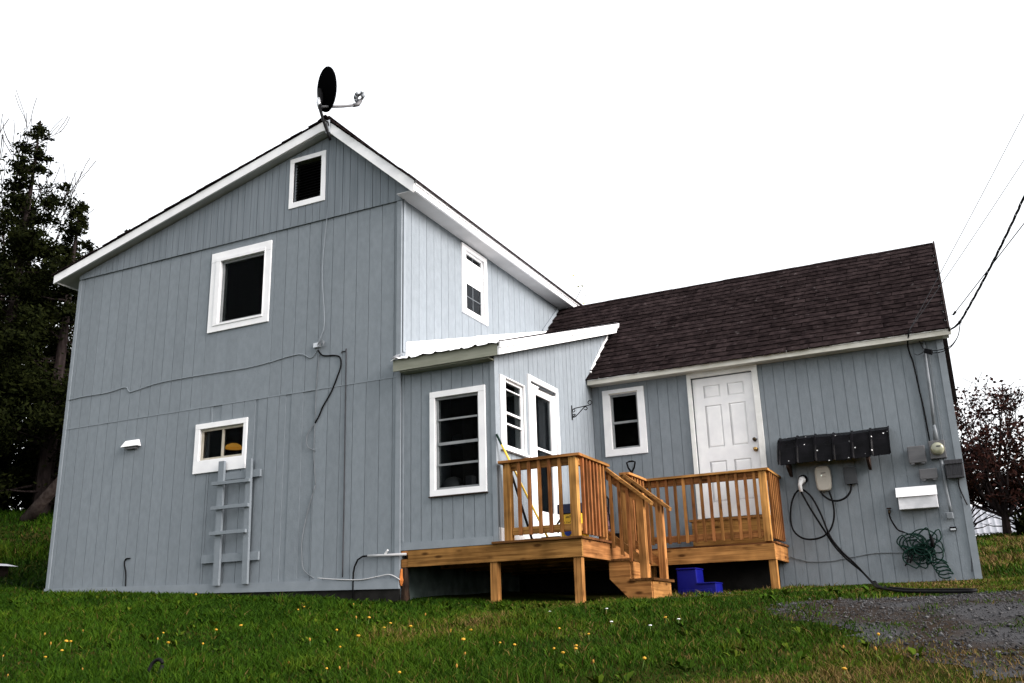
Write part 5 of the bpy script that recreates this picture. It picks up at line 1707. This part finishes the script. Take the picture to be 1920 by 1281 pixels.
def grass():
    X, Y, Hh, Wd, T = [], [], [], [], []

    def region(x0, x1, y0, y1, dens, h0, h1, far=0.):
        x, y = scatter(x0, x1, y0, y1, dens)
        d = np.hypot(x - CAM.x, y - CAM.y)
        k = (~blocked(x, y)) & (nr.random(len(x)) < np.clip(6.2 / d, .32, 1) if not far else np.ones(len(x), bool))
        gm = gravel_mask(x, y)
        inside = (x > 4.3) & (y < -.7) & (y > -12)
        tuft = fbm(x + 11, y + 5, 2.6)
        pk = np.where(inside, np.clip(.55 - gm * 1.25, 0, 1) + np.where(gm > 0, np.clip((tuft - .52) * 3.2, 0, .75) * (fbm(x, y, .9) > .40) * ss(-1.6, -2.6, y), 0), 1)
        bare = fbm(x + 3, y + 8, .8)
        pk *= np.clip(1.35 - np.clip(bare - .55, 0, 1) * 2.2 * ss(.5, 4.5, x), .25, 1)
        k &= nr.random(len(x)) < pk
        x, y, d = x[k], y[k], d[k]
        tall = fbm(x, y, 1.1)
        near_wall = np.exp(-np.abs(y + .05) * 4) * (x < .2) * (x > -6.4) * .35 + np.exp(-np.abs(y - .1) * 3) * (x > 0) * (x < 4) * .45 + np.exp(-np.abs(y - WY) * 2.5) * (x > 3.8) * .5
        clump = np.clip((fbm(x + 20, y + 31, 3.4) - .55) * 4, 0, 1)
        h = nr.uniform(h0, h1, len(x)) * (.30 + 1.15 * tall + .8 * clump) * (1 + near_wall * nr.random(len(x))) * (1 - .42 * ss(2.5, 5.5, x) * (y < 4)) * (1 - .45 * np.exp(-((y + .1) / .55) ** 2)) * (1 - .35 * np.exp(-((x - 2.2) / 2.5) ** 2 - ((y - .5) / 1.3) ** 2))
        dry = fbm(x + 2, y + 4, .75); dry2 = fbm(x + 40, y + 9, 2.3)
        t = .10 + .30 * tall + .085 * nr.normal(size=len(x)) + .09 * ss(-1, 5, x) + .22 * (fbm(x + 60, y + 13, .45) - .5) + .12 * clump
        t += np.clip((dry - .48) * (2.0 + 1.2 * ss(1.5, 4, x)), 0, .6) * (.35 + .65 * ss(-2, 4.5, x)) * nr.random(len(x)) * 1.5
        t += np.clip((dry2 - .6) * 2.5, 0, .5) * nr.random(len(x)) * (.4 + .8 * ss(1, 5, x))
        t += .5 * (nr.random(len(x)) < (.025 + .06 * ss(1, 5, x)))
        if far == 2:      # bank of last year's dry grass left of the house
            bank = np.exp(-((y - 3.9 - .1 * (x + 13)) / .9) ** 2) * ss(.25, .6, fbm(x, y, .5))
            t += .62 * bank * nr.uniform(.3, 1.1, len(x)) - .14; h *= 1 + 1.2 * bank
        if far == 3:
            t += .04
        X.append(x); Y.append(y); Hh.append(h); T.append(np.clip(t, 0, 1))
        Wd.append(nr.uniform(.0026, .0048, len(x)) * np.clip(d / 6.5, .8, 4.5))
    region(-9.5, 8.6, -7.2, .35, 3300, .036, .088)
    region(2.2, 8.5, .35, 3.36, 1500, .035, .085)
    region(-24, -6.2, .35, 9.5, 330, .06, .14, 2)
    region(6.36, 12.5, 3.2, 18.4, 330, .05, .11, 3)
    x = np.concatenate(X); y = np.concatenate(Y); h = np.concatenate(Hh); w_ = np.concatenate(Wd); t = np.concatenate(T)
    n = len(x)
    z = g(x, y) - .008
    a = nr.uniform(0, 6.283, n); ln_ = nr.uniform(.15, 1.25, n) ** 1.2 * h
    a2 = nr.uniform(0, 6.283, n)
    wx, wy = np.cos(a2) * w_, np.sin(a2) * w_
    dx, dy = np.cos(a) * ln_, np.sin(a) * ln_
    zero = np.zeros(n)
    base = np.stack([x, y, z], 1)
    s = np.stack([wx, wy, zero], 1)
    m1 = np.stack([dx * .32, dy * .32, h * .58], 1)
    tp = np.stack([dx, dy, h * .97], 1)
    V = np.stack([base - s, base + s, base + m1 - s * .8, base + m1 + s * .8, base + tp], 1).reshape(-1, 3)
    o5 = np.arange(n)[:, None] * 5
    loops = (o5 + np.array([0, 1, 3, 2, 2, 3, 4])[None]).ravel()
    starts = (np.arange(n)[:, None] * 7 + np.array([0, 4])[None]).ravel()
    totals = np.tile([4, 3], n)
    me = fast_mesh('grass', V, loops, starts, totals, ['grass'], np.repeat(t, 5))
    o = bpy.data.objects.new('grass', me); COL.objects.link(o)
    kind(o, 'stuff'); tag(o, 'uneven green lawn grass with dry tan patches in front of the house', 'grass')
    print('grass blades', n)


grass()


def stones():
    x, y = scatter(4.5, 9.0, -7.0, -.95, 1500)
    gm = gravel_mask(x, y)
    k = (nr.random(len(x)) < np.clip(.25 + gm * 2.0, .0, 1) * np.clip(.35 + fbm(x, y, 2.2) * .9, 0, 1)) & (gm > -.3)
    x2, y2 = scatter(2.9, 4.2, -.1, 2.4, 500)
    k2 = np.exp(-(((x2 - 3.3) / .55) ** 2 + ((y2 - 1.2) / .8) ** 2)) > nr.random(len(x2))
    x = np.concatenate([x[k], x2[k2]]); y = np.concatenate([y[k], y2[k2]])
    n = len(x)
    r_ = nr.uniform(.003, .0085, n) * (1 + 1.2 * (nr.random(n) < .06))
    z = g(x, y) + .014 + r_ * .2
    D = np.array([(1, 0, 0), (0, 1, 0), (-1, 0, 0), (0, -1, 0), (0, 0, 1), (0, 0, -1)], float)
    V = D[None] * r_[:, None, None] * nr.uniform(.6, 1.3, (n, 6, 1)) + nr.normal(size=(n, 6, 3)) * r_[:, None, None] * .22
    V[:, :, 2] *= .7
    V += np.stack([x, y, z], 1)[:, None]
    F = np.array([(0, 1, 4), (1, 2, 4), (2, 3, 4), (3, 0, 4), (1, 0, 5), (2, 1, 5), (3, 2, 5), (0, 3, 5)])
    loops = (np.arange(n)[:, None, None] * 6 + F[None]).ravel()
    me = fast_mesh('gravel_stones', V.reshape(-1, 3), loops, np.arange(n * 8) * 3, np.full(n * 8, 3), ['stone'])
    o = bpy.data.objects.new('gravel_stones', me); COL.objects.link(o)
    kind(o, 'stuff'); tag(o, 'loose dark grey gravel on the driveway and by the stairs', 'gravel')


stones()


def weeds():
    """flat broad-leaved rosettes in the lawn"""
    x, y = scatter(-5, 6.0, -5.6, -.3, 9)
    k = (fbm(x + 5, y + 50, 1.2) > .46) & (gravel_mask(x, y) < .1)
    x, y = x[k], y[k]
    V, loops, starts, T = [], [], [], []
    for cx, cy in zip(x, y):
        nl = int(nr.integers(4, 9)); tt = nr.uniform(.42, .68)
        for j in range(nl):
            a = nr.uniform(0, 6.28); L_ = nr.uniform(.03, .085); w_ = L_ * nr.uniform(.16, .26); rise = nr.uniform(.02, .07)
            bx, by = cx + math.cos(a) * .01, cy + math.sin(a) * .01
            z = gz(cx, cy) + .005
            ca, sa = math.cos(a), math.sin(a)
            b = len(V)
            V += [(bx, by, z), (bx + ca * L_ * .55 - sa * w_, by + sa * L_ * .55 + ca * w_, z + rise * .8), (bx + ca * L_, by + sa * L_, z + rise), (bx + ca * L_ * .55 + sa * w_, by + sa * L_ * .55 - ca * w_, z + rise * .8)]
            starts.append(len(loops)); loops += [b, b + 1, b + 2, b + 3]; T += [tt + nr.uniform(-.06, .06)] * 4
    me = fast_mesh('lawn_weeds', np.array(V), loops, starts, [4] * len(starts), ['grass'], T)
    o = bpy.data.objects.new('lawn_weeds', me); COL.objects.link(o)
    kind(o, 'stuff'); tag(o, 'pale green broad-leaved weeds among the lawn grass', 'weeds')


weeds()

# dandelions and small white flowers
DAND = [(-2.54, -2.87), (-1.23, -3.95), (-0.67, -4.18), (-0.71, -4.08), (-0.7, -4.3), (-0.39, -4.43), (-0.23, -4.71), (-0.6, -4.8), (-1.13, -3.61), (-0.29, -3.48), (0.02, -3.83), (0.26, -3.94), (0.59, -3.91), (0.17, -2.97), (-2.35, -0.92), (0.11, -3.26), (0.11, -2.06), (-0.0, -1.84), (0.38, -1.49), (1.12, -2.5), (1.23, -2.48), (1.87, -3.58), (2.0, -3.98), (1.53, -3.71), (1.97, -4.55), (2.4, -4.68), (2.55, -4.71), (0.47, -4.93), (0.08, -5.26), (1.39, -3.19), (1.61, -2.73), (1.67, -2.9), (1.96, -2.89), (1.64, -2.17), (2.52, -3.27), (2.68, -3.18), (2.91, -3.71), (3.14, -4.14), (3.15, -3.66), (3.35, -3.8), (3.74, -3.98), (3.87, -4.15), (3.89, -3.92), (3.92, -4.05), (3.39, -3.11), (3.7, -3.25), (4.23, -4.51), (4.49, -4.43), (4.03, -2.35), (3.38, -4.67), (3.06, -4.84), (5.56, -3.99), (5.68, -4.83), (5.74, -3.63), (5.79, -4.24)]
dms = []
for k in range(4):
    mb = MB(); hh = .08
    mb.tube([(0, 0, -.02), (.004, .002, hh * .5), (.01, .004, hh)], .0022, 4)
    mb.cur = 1
    r1 = (.017, .014, .009, .019)[k]
    c = Vector((.01, .004, hh))
    if k == 2:
        mb.lathe([(.004, 0), (.007, .006), (.009, .016), (.006, .026), (.002, .03)], c, 8)
    else:
        mb.lathe([(.004, -.004), (r1 * .7, .002), (r1, .008), (r1 * .8, .015), (r1 * .35, .019)], c, 11)
    dms.append(mb.mesh('dandelion', ['dandelion_stem', 'dandelion_bud' if k == 2 else 'dandelion_yellow']))
for i, (x, y) in enumerate(DAND):
    kd = rng.choice((0, 1, 2, 1, 2, 3))
    o = bpy.data.objects.new('dandelion', dms[kd])
    COL.objects.link(o)
    o.location = (x, y, gz(x, y)); o.rotation_euler = (rng.uniform(-.25, .25), rng.uniform(-.25, .25), rng.uniform(0, 6.28))
    s = rng.uniform(.62, .95); o.scale = (s, s, s * rng.uniform(.8, 1.1))
    tag(o, 'closed narrow brownish-yellow dandelion bud in the front lawn' if kd == 2 else 'open yellow dandelion flower in the front lawn', 'flower', 'closed dandelions' if kd == 2 else 'open dandelions')
mb = MB(); mb.tube([(0, 0, -.02), (.003, 0, .05)], .002, 4); mb.cur = 1
mb.lathe([(.003, 0), (.013, .003), (.014, .007), (.005, .010)], (.003, 0, .05), 7)
wf = mb.mesh('white_flower', ['dandelion_stem', 'petal_white'])
for i, (x, y) in enumerate([(3.21, -1.54), (3.64, -2.6), (4.01, -2.75), (4.15, -2.45), (2.71, -1.7)]):
    o = bpy.data.objects.new('white_flower', wf); COL.objects.link(o)
    o.location = (x, y, gz(x, y))
    tag(o, 'tiny white flower in the lawn below the deck stairs', 'flower', 'white flowers in the lawn')
